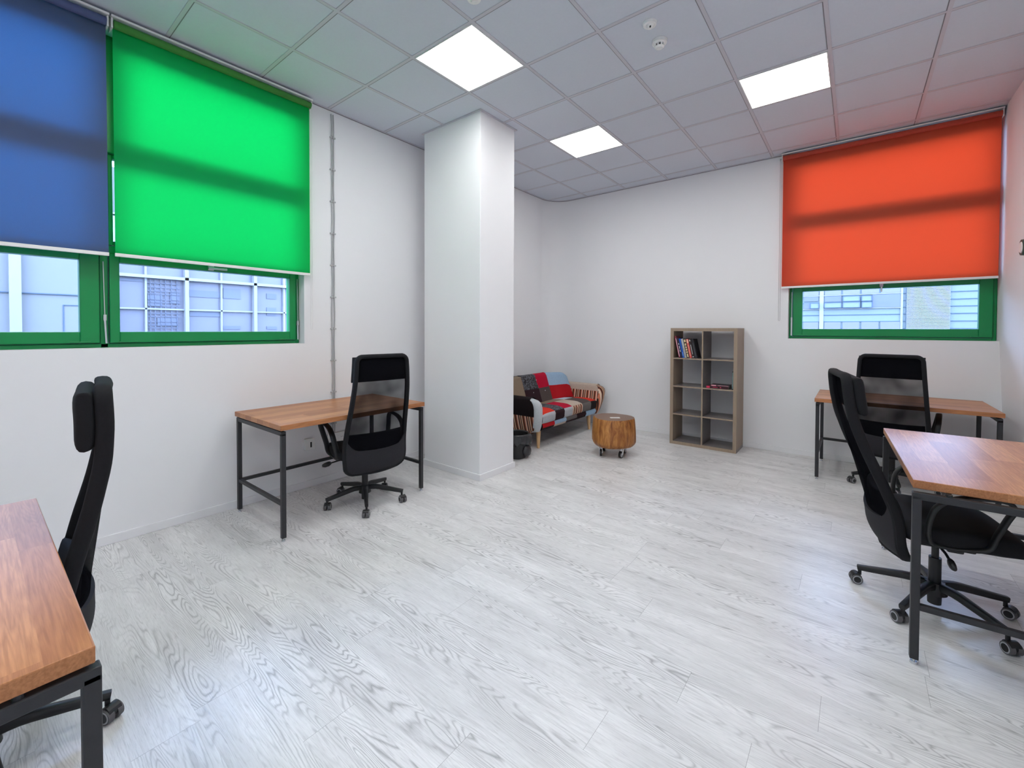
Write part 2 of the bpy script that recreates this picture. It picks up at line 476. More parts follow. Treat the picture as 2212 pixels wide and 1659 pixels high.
# ceiling tiles and grid
bm = BM()
box(bm, -0.3, RX+0.3, YF-0.3, 0.3, H+0.005, H+0.12)
struct(obj('ceiling', bm, CEIL))
bm = BM()
bw = 0.012
i0 = -3
xs = [GX+i*T for i in range(-2, 7) if 0 < GX+i*T < RX]
ys = [GY+j*T for j in range(-9, 7) if YF < GY+j*T < 0]
for x in xs: box(bm, x-bw, x+bw, YF, 0, H, H+0.006)
for y in ys: box(bm, 0, RX, y-bw, y+bw, H+0.0005, H+0.0062)
obj_grid = struct(obj('trim_1', bm, BARM))
# thin dark strip along each bar: shade of the tile recess, put in as colour
SHADOW = plain('ceiling_shadow_line', (0.22, 0.21, 0.23, 1), 0.9)
bm = BM()
for x in xs: box(bm, x-bw-0.005, x-bw, YF, 0, H+0.002, H+0.006)
for y in ys: box(bm, 0, RX, y+bw, y+bw+0.006, H+0.002, H+0.006)
struct(obj('trim_2', bm, SHADOW))

def wall_x(name, xf, xb, y0, y1, holes):     # wall in the YZ plane with rectangular openings (ya,yb,za,zb)
    bm = BM()
    if not holes: box(bm, min(xf,xb), max(xf,xb), y0, y1, 0, H+0.1)
    else:
        (ya, yb, za, zb), = holes
        X0, X1 = min(xf,xb), max(xf,xb)
        box(bm, X0, X1, y0, ya, 0, H+0.1); box(bm, X0, X1, yb, y1, 0, H+0.1)
        box(bm, X0, X1, ya, yb, 0, za); box(bm, X0, X1, ya, yb, zb, H+0.1)
    return bm
W1 = (-6.84, -4.147, 1.316, 3.44)      # left window opening (y0,y1,z0,z1)
W2 = (3.262, RX, 1.350, 3.47)          # back window opening (x0,x1,z0,z1)
W3 = (-8.95, -7.15, 1.316, 3.44)      # unseen, uncovered window added to the same wall to bring in more daylight
bm = wall_x('wall_left', 0, -0.3, -7.0, 0.3, [W1])
X0, X1 = -0.3, 0
box(bm, X0, X1, YF-0.3, W3[0], 0, H+0.1); box(bm, X0, X1, W3[1], -7.0, 0, H+0.1)
box(bm, X0, X1, W3[0], W3[1], 0, W3[2]); box(bm, X0, X1, W3[0], W3[1], W3[3], H+0.1)
struct(obj('wall_left', bm, WALL))
bm = BM()
box(bm, -0.3, W2[0], 0, 0.3, 0, H+0.1); box(bm, W2[0], RX+0.3, 0, 0.3, 0, W2[2]); box(bm, W2[0], RX+0.3, 0, 0.3, W2[3], H+0.1)
# rounded corner filler
N = 14
arc = [(FR - FR*math.cos(a), -FR + FR*math.sin(a)) for a in [PI/2*k/N for k in range(N+1)]]
lo = [bm.verts.new((x, y, 0)) for x, y in arc] + [bm.verts.new((0, 0, 0))]
hi = [bm.verts.new((x, y, H+0.1)) for x, y in arc] + [bm.verts.new((0, 0, H+0.1))]
for k in range(N+2):
    f = bm.faces.new((lo[k], lo[(k+1)%(N+2)], hi[(k+1)%(N+2)], hi[k])); f.smooth = k < N
bm.faces.new(lo[::-1]); bm.faces.new(hi)
struct(obj('wall_back', bm, WALL, smooth=True, angle=30))
# right wall, leaning a little outwards towards its foot as in the photo
bm = BM()
lean = 0.055
vv = []
for y in (YF-0.3, 0.3):
    vv.append([bm.verts.new(p) for p in ((RX+lean, y, 0), (RX+0.4, y, 0), (RX+0.4, y, H+0.1), (RX, y, H+0.1), (RX, y, 1.35))])
for k in range(5): bm.faces.new((vv[0][k], vv[0][(k+1)%5], vv[1][(k+1)%5], vv[1][k]))
bm.faces.new(vv[0][::-1]); bm.faces.new(vv[1])
struct(obj('wall_right', bm, WALL))
bm = BM(); box(bm, -0.3, RX+0.3, YF-0.3, YF, 0, H+0.1)
struct(obj('wall_front', bm, WALL))

# column
CX0, CX1, CY0, CY1 = 1.109-0.801, 1.109, -3.007, -2.485
bm = BM(); box(bm, CX0, CX1, CY0, CY1, 0, H+0.02)
col_o = struct(obj('wall_column', bm, WALL, bevel=0.006))
bm = BM()
e = 0.02
for (a0,a1,b0,b1) in ((CX0-e,CX1+e,CY0-e,CY0),(CX0-e,CX1+e,CY1,CY1+e),(CX0-e,CX0,CY0,CY1),(CX1,CX1+e,CY0,CY1)):
    box(bm, a0, a1, b0, b1, H-0.003, H+0.006)
struct(obj('trim_3', bm, BARM))

# perimeter angle of the ceiling and skirting boards swept along the walls
def ribbon(bm, path, z0, z1, th, closed=False):   # path: (x,y) on the wall face, offset to the left normal
    pts = [Vector((p[0], p[1])) for p in path]; N_ = len(pts); inn = []
    for i in range(N_):
        def nrm(a, b): d = (b-a).normalized(); return Vector((-d.y, d.x))
        if closed or 0 < i < N_-1:
            n0 = nrm(pts[i-1], pts[i]); n1 = nrm(pts[i], pts[(i+1)%N_]); m = (n0+n1).normalized(); s = th/max(0.3, m.dot(n0))
        elif i == 0: m = nrm(pts[0], pts[1]); s = th
        else: m = nrm(pts[-2], pts[-1]); s = th
        inn.append(pts[i]+m*s)
    V = [[bm.verts.new((q.x, q.y, z)) for z in (z0, z1)] + [bm.verts.new((p_.x, p_.y, z)) for z in (z1, z0)] for q, p_ in zip(inn, pts)]
    for i in range(N_ if closed else N_-1):
        a, b = V[i], V[(i+1)%N_]
        for k in range(4): bm.faces.new((a[k], b[k], b[(k+1)%4], a[(k+1)%4]))
    if not closed: bm.faces.new(V[0][::-1]); bm.faces.new(V[-1])
arc_l = [(x, y) for x, y in arc]
bm = BM(); ribbon(bm, [(0, YF), (0, -FR-0.001)][::-1], 0, 0.062, 0.013); struct(obj('baseboard_left', bm, TRIM, bevel=0.003))
bm = BM(); ribbon(bm, (arc_l + [(RX+0.04, 0)])[::-1], 0, 0.062, 0.013); struct(obj('baseboard_back', bm, TRIM, bevel=0.003))
bm = BM(); ribbon(bm, [(RX+lean, -0.0), (RX+lean, YF)][::1][::-1], 0, 0.062, 0.013); struct(obj('baseboard_right', bm, TRIM, bevel=0.003))
bm = BM(); ribbon(bm, [(CX0,CY0),(CX0,CY1),(CX1,CY1),(CX1,CY0)], 0, 0.062, 0.013, closed=True); struct(obj('baseboard_column', bm, TRIM, bevel=0.003))
bm = BM()
ribbon(bm, ([(0, YF), (0, -FR-0.001)] + arc_l[1:] + [(RX, 0)])[::-1], H-0.002, H+0.006, 0.02)
struct(obj('trim_4', bm, BARM))
bm = BM()
ribbon(bm, ([(0, YF), (0, -FR-0.001)] + arc_l[1:] + [(RX, 0)])[::-1], H-0.006, H-0.002, 0.007)  # dark strip drawn as a shadow line under the perimeter angle
struct(obj('trim_5', bm, SHADOW))

# windows -----------------------------------------------------------
def rect_frame(bm, fix, a0, a1, z0, z1, wa, wz0, wz1, d0, d1, mi=0):
    fix(bm, a0, a0+wa, z0, z1, d0, d1, mi); fix(bm, a1-wa, a1, z0, z1, d0, d1, mi)
    fix(bm, a0+wa, a1-wa, z0, z0+wz0, d0, d1, mi); fix(bm, a0+wa, a1-wa, z1-wz1, z1, d0, d1, mi)
def fix_l(bm, a0, a1, z0, z1, d0, d1, mi): box(bm, -d1, -d0, a0, a1, z0, z1, mi)
def fix_b(bm, a0, a1, z0, z1, d0, d1, mi): box(bm, a0, a1, d0, d1, z0, z1, mi)

def window(name, fix, a0, a1, z0, z1, bays, zt, axis):
    """bays: list of (glass a0, a1, sash a0, a1); zt = transom band (lo, hi)"""
    bm = BM()
    D0, D1 = 0.105, 0.175
    rect_frame(bm, fix, a0, a1, z0, z1, 0.030, 0.028, 0.05, D0, D1)
    # mullions between bays
    for k in range(len(bays)-1):
        fix(bm, bays[k][3], bays[k+1][2], z0, z1, D0, D1, 0)
    for (g0, g1, s0, s1) in bays:
        fix(bm, s0, s1, zt[0], zt[1], D0+0.005, D1, 0)
        fix(bm, s0, s1, 1.955, 2.015, D0+0.005, D1, 0)
    root = struct(obj(name, bm, GREEN, bevel=0.004))
    for (g0, g1, s0, s1) in bays:
        zb = 1.424 if axis == 'l' else 1.464
        bm = BM()   # bottom opening sash
        rect_frame(bm, fix, s0+0.004, s1-0.004, z0+0.032, 1.958, g0-s0-0.004, zb-z0-0.032, 0.058, D0-0.022, D1-0.02)
        obj('sash', bm, GREEN, root, bevel=0.005)
        bm = BM()   # upper panes' frames
        rect_frame(bm, fix, s0+0.004, s1-0.004, 2.017, zt[0]-0.002, 0.026, 0.03, 0.03, D0-0.002, D1-0.02)
        rect_frame(bm, fix, s0+0.004, s1-0.004, zt[1]+0.002, z1-0.052, 0.026, 0.03, 0.03, D0-0.002, D1-0.02)
        obj('sash', bm, GREEN, root, bevel=0.005)
        for k_, (p, q) in enumerate(((zb-0.01, 1.905), (2.04, zt[0]-0.025), (zt[1]+0.025, z1-0.075))):
            bm = BM(); fix(bm, (g0-0.01) if k_ == 0 else s0+0.02, (g1+0.01) if k_ == 0 else s1-0.02, p, q, 0.128, 0.134, 0); obj('pane', bm, GLASS, root)
        bm = BM()   # seal round the sash
        rect_frame(bm, fix, s0+0.0005, s1-0.0005, z0+0.0285, 1.9615, 0.004, 0.004, 0.004, D0-0.006, D0+0.001)
        obj('window_seal', bm, GASKET, root)
        # hinges along the bottom edge
        for hc in (s0+0.10, (s0+s1)/2, s1-0.10):
            bm = BM(); fix(bm, hc-0.05, hc+0.05, z0+0.036, z0+0.044, D0-0.034, D0-0.02, 0); obj('hinge', bm, GREEN, root, bevel=0.002)
    return root
ZT1 = (2.64, 2.73)
w1 = window('window_1', fix_l, W1[0], W1[1]-0.0, W1[2], W1[3],
            [(-6.70, -5.566, -6.80, -5.495), (-5.395, -4.289, -5.452, -4.180)], ZT1, 'l')
w2 = window('window_2', fix_b, W2[0], W2[1]-0.002, W2[2], W2[3],
            [(3.392, 4.866, 3.295, 4.905)], (2.71, 2.80), 'b')
w3 = window('window_added', fix_l, W3[0], W3[1], W3[2], W3[3], [(-8.83, -7.27, -8.91, -7.19)], ZT1, 'l')  # added window out of view, there for its daylight
# green side infill seen above the transom between the two left bays
bm = BM(); box(bm, -0.125, -0.075, -5.50, -5.372, 2.64, 3.40); obj('mullion_cover', bm, GREEN, w1, bevel=0.004)
# stays (grey arms) and handles on the sashes
def stay(parent, pts, r=0.007):
    bm = BM(); p = [Vector(q) for q in pts]
    bar(bm, p[0], p[1], r*0.7, r*0.7); bar(bm, p[1], p[2], r*2.2, r*1.4)
    box(bm, p[1].x-0.008, p[1].x+0.008, p[1].y-0.008, p[1].y+0.008, p[1].z-0.02, p[1].z+0.02)
    obj('window_stay', bm, ALU, parent, bevel=0.001)
stay(w1, [(-0.088, -5.478, 1.90), (-0.085, -5.473, 1.52), (-0.083, -5.466, 1.345)])
stay(w1, [(-0.088, -4.168, 1.90), (-0.085, -4.166, 1.50), (-0.083, -4.164, 1.35)])
stay(w2, [(3.288, 0.088, 1.90), (3.288, 0.085, 1.58), (3.288, 0.083, 1.385)])
bm = BM(); box(bm, -0.090, -0.072, -4.87, -4.83, 1.905, 1.945); box(bm, -0.078, -0.060, -4.87, -4.74, 1.912, 1.930)
obj('window_handle', bm, ALU, w1, bevel=0.003)
bm = BM(); box(bm, 4.075, 4.105, 0.060, 0.090, 1.915, 1.955); box(bm, 4.083, 4.097, 0.045, 0.062, 1.86, 1.94)
obj('window_handle', bm, ALU, w2, bevel=0.003)

# ceiling lights ------------------------------------------------------
def panel(i, j, label, proto=[None]):
    x, y = GX+i*T, GY+j*T
    if proto[0] is None:
        t = thing('ceiling_light_panel', label, 'ceiling light', (x+T/2, y+T/2, H), 0, 'square light panels in the ceiling')
        h = T/2-0.013
        bm = BM(); box(bm, -h+0.008, h-0.008, -h+0.008, h-0.008, -0.002, 0.003); obj('diffuser', bm, LED, t)
        bm = BM()
        for q in ((-h,h,-h,-h+0.008),(-h,h,h-0.008,h),(-h,-h+0.008,-h+0.008,h-0.008),(h-0.008,h,-h+0.008,h-0.008)):
            box(bm, q[0], q[1], q[2], q[3], -0.004, 0.004)
        obj('panel_frame', bm, WHITEP, t)
        proto[0] = t
    else:
        t = copy_tree(proto[0]); t.location = (x+T/2, y+T/2, H); t['label'] = label
    return t
panel(0, 0, 'large looking lit square ceiling panel nearest the top edge, before the column')
panel(0, 3, 'lit square ceiling panel farthest back, right of the white column')
panel(3, 3, 'lit square ceiling panel on the right, ahead of the orange blind')
panel(3, 0, 'added unseen lit square ceiling panel above the camera, just out of the picture')  # this panel and those below are unseen, added to light the room
panel(0, -3, 'added unseen lit square ceiling panel just behind the camera, on the window side')
panel(3, -3, 'added unseen lit square ceiling panel just behind the camera, on the right wall side')
panel(0, -6, 'added unseen lit square ceiling panel farthest behind the camera, on the window side')
panel(3, -6, 'added unseen lit square ceiling panel farthest behind the camera, on the right wall side')

# detectors -------------------------------------------------------------
t = thing('smoke_detector', 'white round smoke detector with dark slots on the ceiling', 'smoke detector', (2.765, -2.935, H), 0)
bm = BM(); cyl(bm, (0,0,0.004), (0,0,-0.016), 0.052, 0.050, 32); cyl(bm, (0,0,-0.016), (0,0,-0.022), 0.040, 0.034, 32); obj('detector_base', bm, WHITEP, t, smooth=True, angle=30)
bm = BM()
for k in range(8):
    a = 2*PI*k/8; c, s = math.cos(a), math.sin(a)
    bar(bm, (c*0.030, s*0.030, -0.020), (c*0.030, s*0.030, -0.042), 0.010, 0.006, ref=(c, s, 0))
cyl(bm, (0,0,-0.040), (0,0,-0.050), 0.034, 0.022, 24)
obj('sensor_cage', bm, WHITEP, t)
bm = BM(); cyl(bm, (0,0,-0.020), (0,0,-0.041), 0.022, 0.022, 16); obj('sensor_core', bm, BLACKHOLE, t)
t = thing('ceiling_sensor', 'small white domed sensor with one dark dot on the ceiling', 'sensor', (2.777, -3.155, H), 0)
bm = BM(); cyl(bm, (0,0,0.004), (0,0,-0.012), 0.046, 0.042, 32); cyl(bm, (0,0,-0.012), (0,0,-0.032), 0.026, 0.016, 24); obj('sensor_body', bm, WHITEP, t, smooth=True, angle=30)
bm = BM(); cyl(bm, (0.008,-0.012,-0.026), (0.008,-0.014,-0.034), 0.006, 0.005, 12); obj('sensor_lens', bm, BLACKHOLE, t)
t = thing('ceiling_sensor', 'white round fitting cut by the top edge of the photo', 'sensor', (2.01, -4.06, H), 0)
bm = BM(); cyl(bm, (0,0,0.004), (0,0,-0.012), 0.046, 0.042, 32); cyl(bm, (0,0,-0.012), (0,0,-0.03), 0.026, 0.016, 24); obj('sensor_body', bm, WHITEP, t, smooth=True, angle=30)

# roller blinds -----------------------------------------------------------
def blind(name, label, fix, pt, a0, a1, z0, z1, mat, roll, chain_side, zc, dep=0.048):
    """fix draws in wall coords with negative depth = into the room"""
    t = thing(name, label, 'roller blind', pt((a0+a1)/2, 0, 0))
    ox = Vector(pt((a0+a1)/2, 0, 0))
    def F(bm, b0, b1, zz0, zz1, d0, d1, mi=0):
        fix(bm, b0, b1, zz0, zz1, -d1, -d0, mi)
        return bm
    def put(nm, bm, m, **k):
        bmesh.ops.translate(bm, verts=bm.verts[:], vec=-ox); return obj(nm, bm, m, t, **k)
    put('blind_fabric', F(BM(), a0, a1, z0, z1-0.03, dep, dep+0.0015), mat)
    bm = BM(); cyl(bm, pt(a0+0.001, dep+0.027, z1-0.032), pt(a1-0.001, dep+0.027, z1-0.032), 0.0262, n=28)
    put('roller_tube', bm, roll, smooth=True, angle=40)
    put('bottom_rail', F(BM(), a0-0.002, a1+0.002, z0-0.022, z0+0.001, dep-0.006, dep+0.007), WHITEP, bevel=0.003)
    for s, a in ((-1, a0-0.012), (1, a1)):
        put('bracket', F(BM(), a, a+(0.010 if s > 0 else 0.010), z1-0.062, z1+0.004, 0.002, dep+0.040), WHITEP, bevel=0.002)
    put('head_rail', F(BM(), a0-0.012, a1+0.012, z1+0.006, z1+0.020, 0.002, dep+0.050), WHITEP, bevel=0.002)
    ac = a1+0.022 if chain_side > 0 else a0-0.022
    bm = BM()
    z_top = z1-0.03
    p = [pt(ac-0.008, dep-0.012, z_top), pt(ac-0.008, dep-0.012, zc+0.01), pt(ac-0.005, dep-0.012, zc+0.002), pt(ac, dep-0.012, zc),
         pt(ac+0.005, dep-0.012, zc+0.002), pt(ac+0.008, dep-0.012, zc+0.01), pt(ac+0.008, dep-0.012, z_top)]
    sweep(bm, [Vector(q) for q in p], 0.0022, ref=pt(0,1,0), n=6)
    cyl(bm, pt(ac-0.012, dep-0.012, z_top), pt(ac+0.012, dep-0.012, z_top), 0.012, n=16)
    put('bead_chain', bm, WHITEP if chain_side > 0 else GREYP)
    return t
ptl = lambda a, d, z: (d, a, z)
ptb = lambda a, d, z: (a, -d, z)
blind('roller_blind', 'bright green roller blind glowing with daylight over the left window', fix_l, ptl, -5.437, -4.117, 1.947, 3.468, BL_GREEN, ROLL_G, 1, 1.44)
blind('roller_blind', 'dark blue roller blind at the left edge of the photo', fix_l, ptl, -6.78, -5.470, 1.945, 3.468, BL_BLUE, ROLL_B, -1, 1.5)
blind('roller_blind', 'orange red roller blind over the window in the far wall', fix_b, ptb, 3.198, 4.905, 1.958, 3.478, BL_ORANGE, ROLL_O, -1, 1.56)

# conduit on the left wall ---------------------------------------------
t = thing('wall_cable_run', 'pair of thin grey cables clipped down the white wall beside the green blind', 'cable', (0, -3.872, 0))
for off in (-0.011, 0.011):
    bm = BM(); rr = random.Random(5 if off < 0 else 9)
    z = 3.49; pts = []
    cz = 3.254
    zs = [3.47] + [3.254-0.301*k for k in range(10)]
    for k in range(len(zs)-1):
        pts.append((0.009, off + (0.004 if k == 0 else 0)*(-1), zs[k])); pts.append((0.010, off + rr.uniform(-0.004, 0.004), (zs[k]+zs[k+1])/2))
    pts.append((0.009, off, 0.50)); pts.append((0.009, off*0.6, 0.43))
    sweep(bm, spline(pts, 4), 0.0052, ref=(1,0,0), n=8); obj('cable', bm, GREYP, t, smooth=True)
for k in range(10):
    bm = BM(); z = 3.254-0.301*k
    box(bm, 0.0005, 0.016, -0.028, 0.028, z-0.006, z+0.006); box(bm, 0.010, 0.020, -0.003, 0.003, z-0.004, z+0.016)
    obj('cable_clip', bm, GREYP, t, bevel=0.002)
# sockets under the desk
t = thing('wall_socket', 'white wall box with a dark slot beneath the desk by the left wall', 'socket', (0, -4.115, 0.395))
bm = BM(); box(bm, 0, 0.035, -0.045, 0.045, -0.05, 0.05); obj('socket_box', bm, WHITEP, t, bevel=0.004)
bm = BM(); box(bm, 0.034, 0.0365, 0.0, 0.014, -0.026, 0.022); obj('socket_slot', bm, BLACKHOLE, t)
t = thing('wall_socket', 'double white wall socket under the desk where the grey cables end', 'socket', (0, -3.83, 0.41))
bm = BM(); box(bm, 0, 0.03, -0.11, 0.13, -0.045, 0.045); obj('socket_box', bm, WHITEP, t, bevel=0.004)
for c in (-0.055, 0.03, 0.095):
    bm = BM(); cyl(bm, (0.029,c,0), (0.0315,c,0), 0.019, n=20); cyl(bm, (0.0315,c-0.008,0), (0.0325,c-0.008,0), 0.003, n=8, mi=1); cyl(bm, (0.0315,c+0.008,0), (0.0325,c+0.008,0), 0.003, n=8, mi=1)
    obj('socket_face', bm, [WHITEP, BLACKHOLE], t)
# round green thing on the right wall
t = thing('wall_disc', 'dark green round wall fitting at the right edge of the photo', 'wall fitting', (RX, -0.80, 2.11))
bm = BM(); cyl(bm, (0,0,0), (-0.035,0,0), 0.066, 0.062, 32); obj('disc_body', bm, DGREEN, t, smooth=True, angle=30)
bm = BM(); cyl(bm, (-0.035,0,0), (-0.040,0,0), 0.045, 0.040, 32); obj('disc_face', bm, WHITEP, t)

# ================================================================== FURNITURE
def desk(name, label, loc, rz, L=1.25, Dp=0.80, top=0.795, inset=0.024, dx=0.0, y0=0.022):
    """local x along the length, y 0 = front (user side) .. Dp = wall side; origin = centre of front edge on the floor"""
    t = thing(name, label, 'desk', loc, rz, 'oak topped desks with black steel frames')
    th = 0.036; zf = top-th-0.009; s = 0.030
    bm = BM(); box(bm, -L/2, L/2, 0, Dp, top-th, top)
    obj('tabletop', bm, OAK, t, bevel=0.003)
    lx = L/2-inset; y1 = Dp-0.022
    ox = t.location
    for sx in (-1, 1):
        lx = (L/2-inset)+sx*dx
        for y in (y0, y1):
            bm = BM(); box(bm, sx*lx-s/2, sx*lx+s/2, y-s/2, y+s/2, 0.022, zf-s/2)
            lg = obj('leg', bm, STEEL, t, bevel=0.003)
            bm = BM(); cyl(bm, (sx*lx,y,0.008), (sx*lx,y,0.024), 0.005, n=10); cyl(bm, (sx*lx,y,0), (sx*lx,y,0.010), 0.014, 0.012, n=20)
            obj('levelling_foot', bm, CHROME, lg, smooth=True, angle=30)
        bm = BM(); box(bm, sx*lx-s/2, sx*lx+s/2, y0-s/2, y1+s/2, zf-s, zf)
        obj('top_rail', bm, STEEL, t, bevel=0.003)
        for y in (y0+0.10, y1-0.10):
            bm = BM(); cyl(bm, (sx*lx,y,zf-0.001), (sx*lx,y,zf+0.0095), 0.010, n=12); obj('spacer', bm, STEEL, t)
        bm = BM(); box(bm, sx*lx-s/2+0.003, sx*lx+s/2-0.003, y0+s/2, y1-s/2, 0.24, 0.265)
        obj('side_stretcher', bm, STEEL, t, bevel=0.002)
    bm = BM(); box(bm, -(L/2-inset-dx)+s/2, (L/2-inset+dx)-s/2, y1-0.012, y1+0.012, 0.24, 0.265); obj('rear_stretcher', bm, STEEL, t, bevel=0.002)
    return t
# desk by the left wall: length along Y, wall side at -X  (local y -> world -X : rz=+90)
desk('desk', 'oak topped desk against the left wall beneath the cable run', (0.887, -4.123, 0), PI/2)
desk('desk', 'oak topped desk at the far wall under the orange blind', (4.198, -0.905, 0), 0, top=0.79, Dp=0.80, L=1.235)
desk('desk', 'oak topped desk standing along the right wall, nearer the camera', (4.0615, -2.8375, 0), -PI/2+0.0406, L=1.256, inset=0.016, dx=0.037, y0=0.010)
desk('desk', 'oak topped desk cut off by the left edge of the photo', (2.055, -5.90, 0), PI, L=1.235, inset=0.011, y0=0.006)

# ---- office chair ----------------------------------------------------
XC = [(0.300,-0.205),(0.34,-0.240),(0.41,-0.266),(0.47,-0.264),(0.56,-0.272),(0.66,-0.288),(0.77,-0.305),(0.87,-0.320),(1.0,-0.336),(1.12,-0.342),(1.26,-0.336)]
HW = [(0.300,0.230),(0.34,0.252),(0.42,0.264),(0.52,0.264),(0.62,0.259),(0.75,0.250),(0.90,0.240),(1.05,0.230),(1.18,0.222),(1.26,0.218)]
BU = [(0.30,0.04),(0.42,0.060),(0.55,0.065),(0.70,0.050),(0.85,0.028),(1.0,0.012),(1.26,0.004)]
def lerp(tab, z):
    if z <= tab[0][0]: return tab[0][1]
    for (a, va), (b, vb) in zip(tab, tab[1:]):
        if z <= b:
            u = (z-a)/(b-a); return va+(vb-va)*u
    return tab[-1][1]
def smooth_lerp(tab, z): return (lerp(tab, z-0.03)+lerp(tab, z)+lerp(tab, z+0.03)+lerp(tab, z-0.015)+lerp(tab, z+0.015))/5
ZB, ZTOP = 0.315, 1.238
def hw_at(z):
    h = smooth_lerp(HW, z)
    r = 0.045
    if z > ZTOP-r: h -= r - math.sqrt(max(0, r*r-(z-(ZTOP-r))**2))
    r = 0.055
    if z < ZB+r: h -= (r - math.sqrt(max(0, r*r-((ZB+r)-z)**2)))
    return h
def back_pt(t, z, off=0.0, lean=0.0):
    p = Vector((smooth_lerp(XC, z)+smooth_lerp(BU, z)*t*t+off, t*hw_at(z), z))
    c, s_ = math.cos(lean), math.sin(lean); dx, dz = p.x+0.10, p.z-0.42      # reclines about the seat joint
    return Vector((-0.10+dx*c-dz*s_, p.y, 0.42+dx*s_+dz*c))
def make_chair(label, lean=0.0):
    t = thing('office_chair', label, 'office chair', (0,0,0), 0, 'high-backed black swivel chairs')
    def B(tt, z, off=0.0): return back_pt(tt, z, off, lean)
    shell_edge = lambda u: 0.50 + 0.02*abs(u)**2 + 0.10*max(0, abs(u)-0.6)**2*6
    # rear shell
    bm = BM(); nu, nv = 20, 12
    for off, flip in ((-0.012, False), (0.010, True)):
        g = []
        for i in range(nu+1):
            u = -1+2*i/nu; ze = shell_edge(u)
            g.append([bm.verts.new(B(u, ZB+(ze-ZB)*(j/nv)**1.0, off)) for j in range(nv+1)])
        for i in range(nu):
            for j in range(nv):
                f = bm.faces.new((g[i][j], g[i+1][j], g[i+1][j+1], g[i][j+1]))
        if not flip: g0 = g
    for i in range(nu):
        bm.faces.new((g0[i][nv], g0[i+1][nv], g[i+1][nv], g[i][nv])); bm.faces.new((g0[i][0], g0[i+1][0], g[i+1][0], g[i][0]))
    for j in range(nv):
        bm.faces.new((g0[0][j], g0[0][j+1], g[0][j+1], g[0][j])); bm.faces.new((g0[nu][j], g0[nu][j+1], g[nu][j+1], g[nu][j]))
    obj('back_shell', bm, FABG, t, smooth=True, angle=60)
    # frame round the back
    pts = []
    nz = 34
    zl = [ZB+(ZTOP-ZB)*k/nz for k in range(nz+1)]
    zl = [ZB+0.001, ZB+0.004, ZB+0.012, ZB+0.025, ZB+0.04] + [z for z in zl if ZB+0.05 < z < ZTOP-0.05] + [ZTOP-0.04, ZTOP-0.025, ZTOP-0.012, ZTOP-0.004, ZTOP-0.001]
    for z in zl: pts.append(B(1, z))
    for k in range(1, 8): pts.append(B(1-2*k/8, ZTOP))
    for z in zl[::-1]: pts.append(B(-1, z))
    for k in range(1, 8): pts.append(B(-1+2*k/8, ZB))
    bm = BM()
    def prof_w(tt): return 0.017
    sweep(bm, [p - Vector((0, math.copysign(0.014, p.y) if abs(p.y) > 0.02 else 0, 0)) + Vector((0.004,0,0)) for p in pts], 0.016, 0.024, ref=(1,0,0), n=12, closed=True, power=2.6)
    obj('back_frame', bm, FAB, t, smooth=True)
    # mesh
    bm = BM(); nu, nv = 16, 30; g = []
    for i in range(nu+1):
        u = (-1+2*i/nu)*0.95; ze = shell_edge(u)-0.02
        g.append([bm.verts.new(B(u, ze+(ZTOP-0.012-ze)*j/nv, 0.0)) for j in range(nv+1)])
    for i in range(nu):
        for j in range(nv): bm.faces.new((g[i][j], g[i+1][j], g[i+1][j+1], g[i][j+1]))
    obj('mesh_back', bm, NET, t, smooth=True)
    # dark upper panel behind headrest + headrest cushion
    bm = BM()
    def pad(bm, z0, z1, wfrac, x_off, thick, bulge=0.0, n1=20, n2=14, pw=4.0):
        top = [];
        rows = []
        for j in range(n2+1):
            ez = abs(math.cos(PI*j/n2)); zz = (z0+z1)/2-(z1-z0)/2*math.cos(PI*j/n2); row = []
            for i in range(n1+1):
                u = -math.cos(PI*i/n1)
                k = max(0.0, (1-abs(u)**pw))**(1/pw) if pw else 1
                m = max(0.0, 1-ez**pw)**(1/pw)
                row.append((u, zz, k*m))
            rows.append(row)
        sides = []
        for sgn in (1, -1):
            g = []
            for row in rows:
                gr = []
                for (u, zz, k) in row:
                    p = B(u*wfrac, zz)
                    p.y = u*wfrac*smooth_lerp(HW, min(zz, 1.2))
                    p.x += x_off + (thick/2+ (bulge*k if sgn > 0 else 0))*k*sgn
                    gr.append(bm.verts.new(p))
                g.append(gr)
            for j in range(n2):
                for i in range(n1): bm.faces.new((g[j][i], g[j][i+1], g[j+1][i+1], g[j+1][i]))
        bmesh.ops.remove_doubles(bm, verts=bm.verts[:], dist=0.0005)
    pad(bm, 1.040, 1.232, 0.99, 0.052, 0.070)
    obj('headrest', bm, FAB, t, smooth=True)
    # lumbar pad and cross bar seen through the mesh
    bm = BM(); pad(bm, 0.44, 0.63, 0.86, 0.045, 0.04, n2=10); obj('lumbar_pad', bm, FAB, t, smooth=True)
    # seat
    bm = BM(); rings = []
    prof = [(0.0, -0.045, 0.80), (0.35, -0.052, 0.93), (0.7, -0.045, 0.985), (1.0, -0.02, 1.0), (1.0, 0.008, 1.0), (0.7, 0.030, 0.965), (0.35, 0.040, 0.86), (0.0, 0.044, 0.6)]
    prof = [(0.55, -0.050), (0.90, -0.046), (0.985, -0.030), (1.0, -0.008), (0.99, 0.014), (0.94, 0.030), (0.80, 0.038), (0.5, 0.040), (0.2, 0.038)]
    n = 40
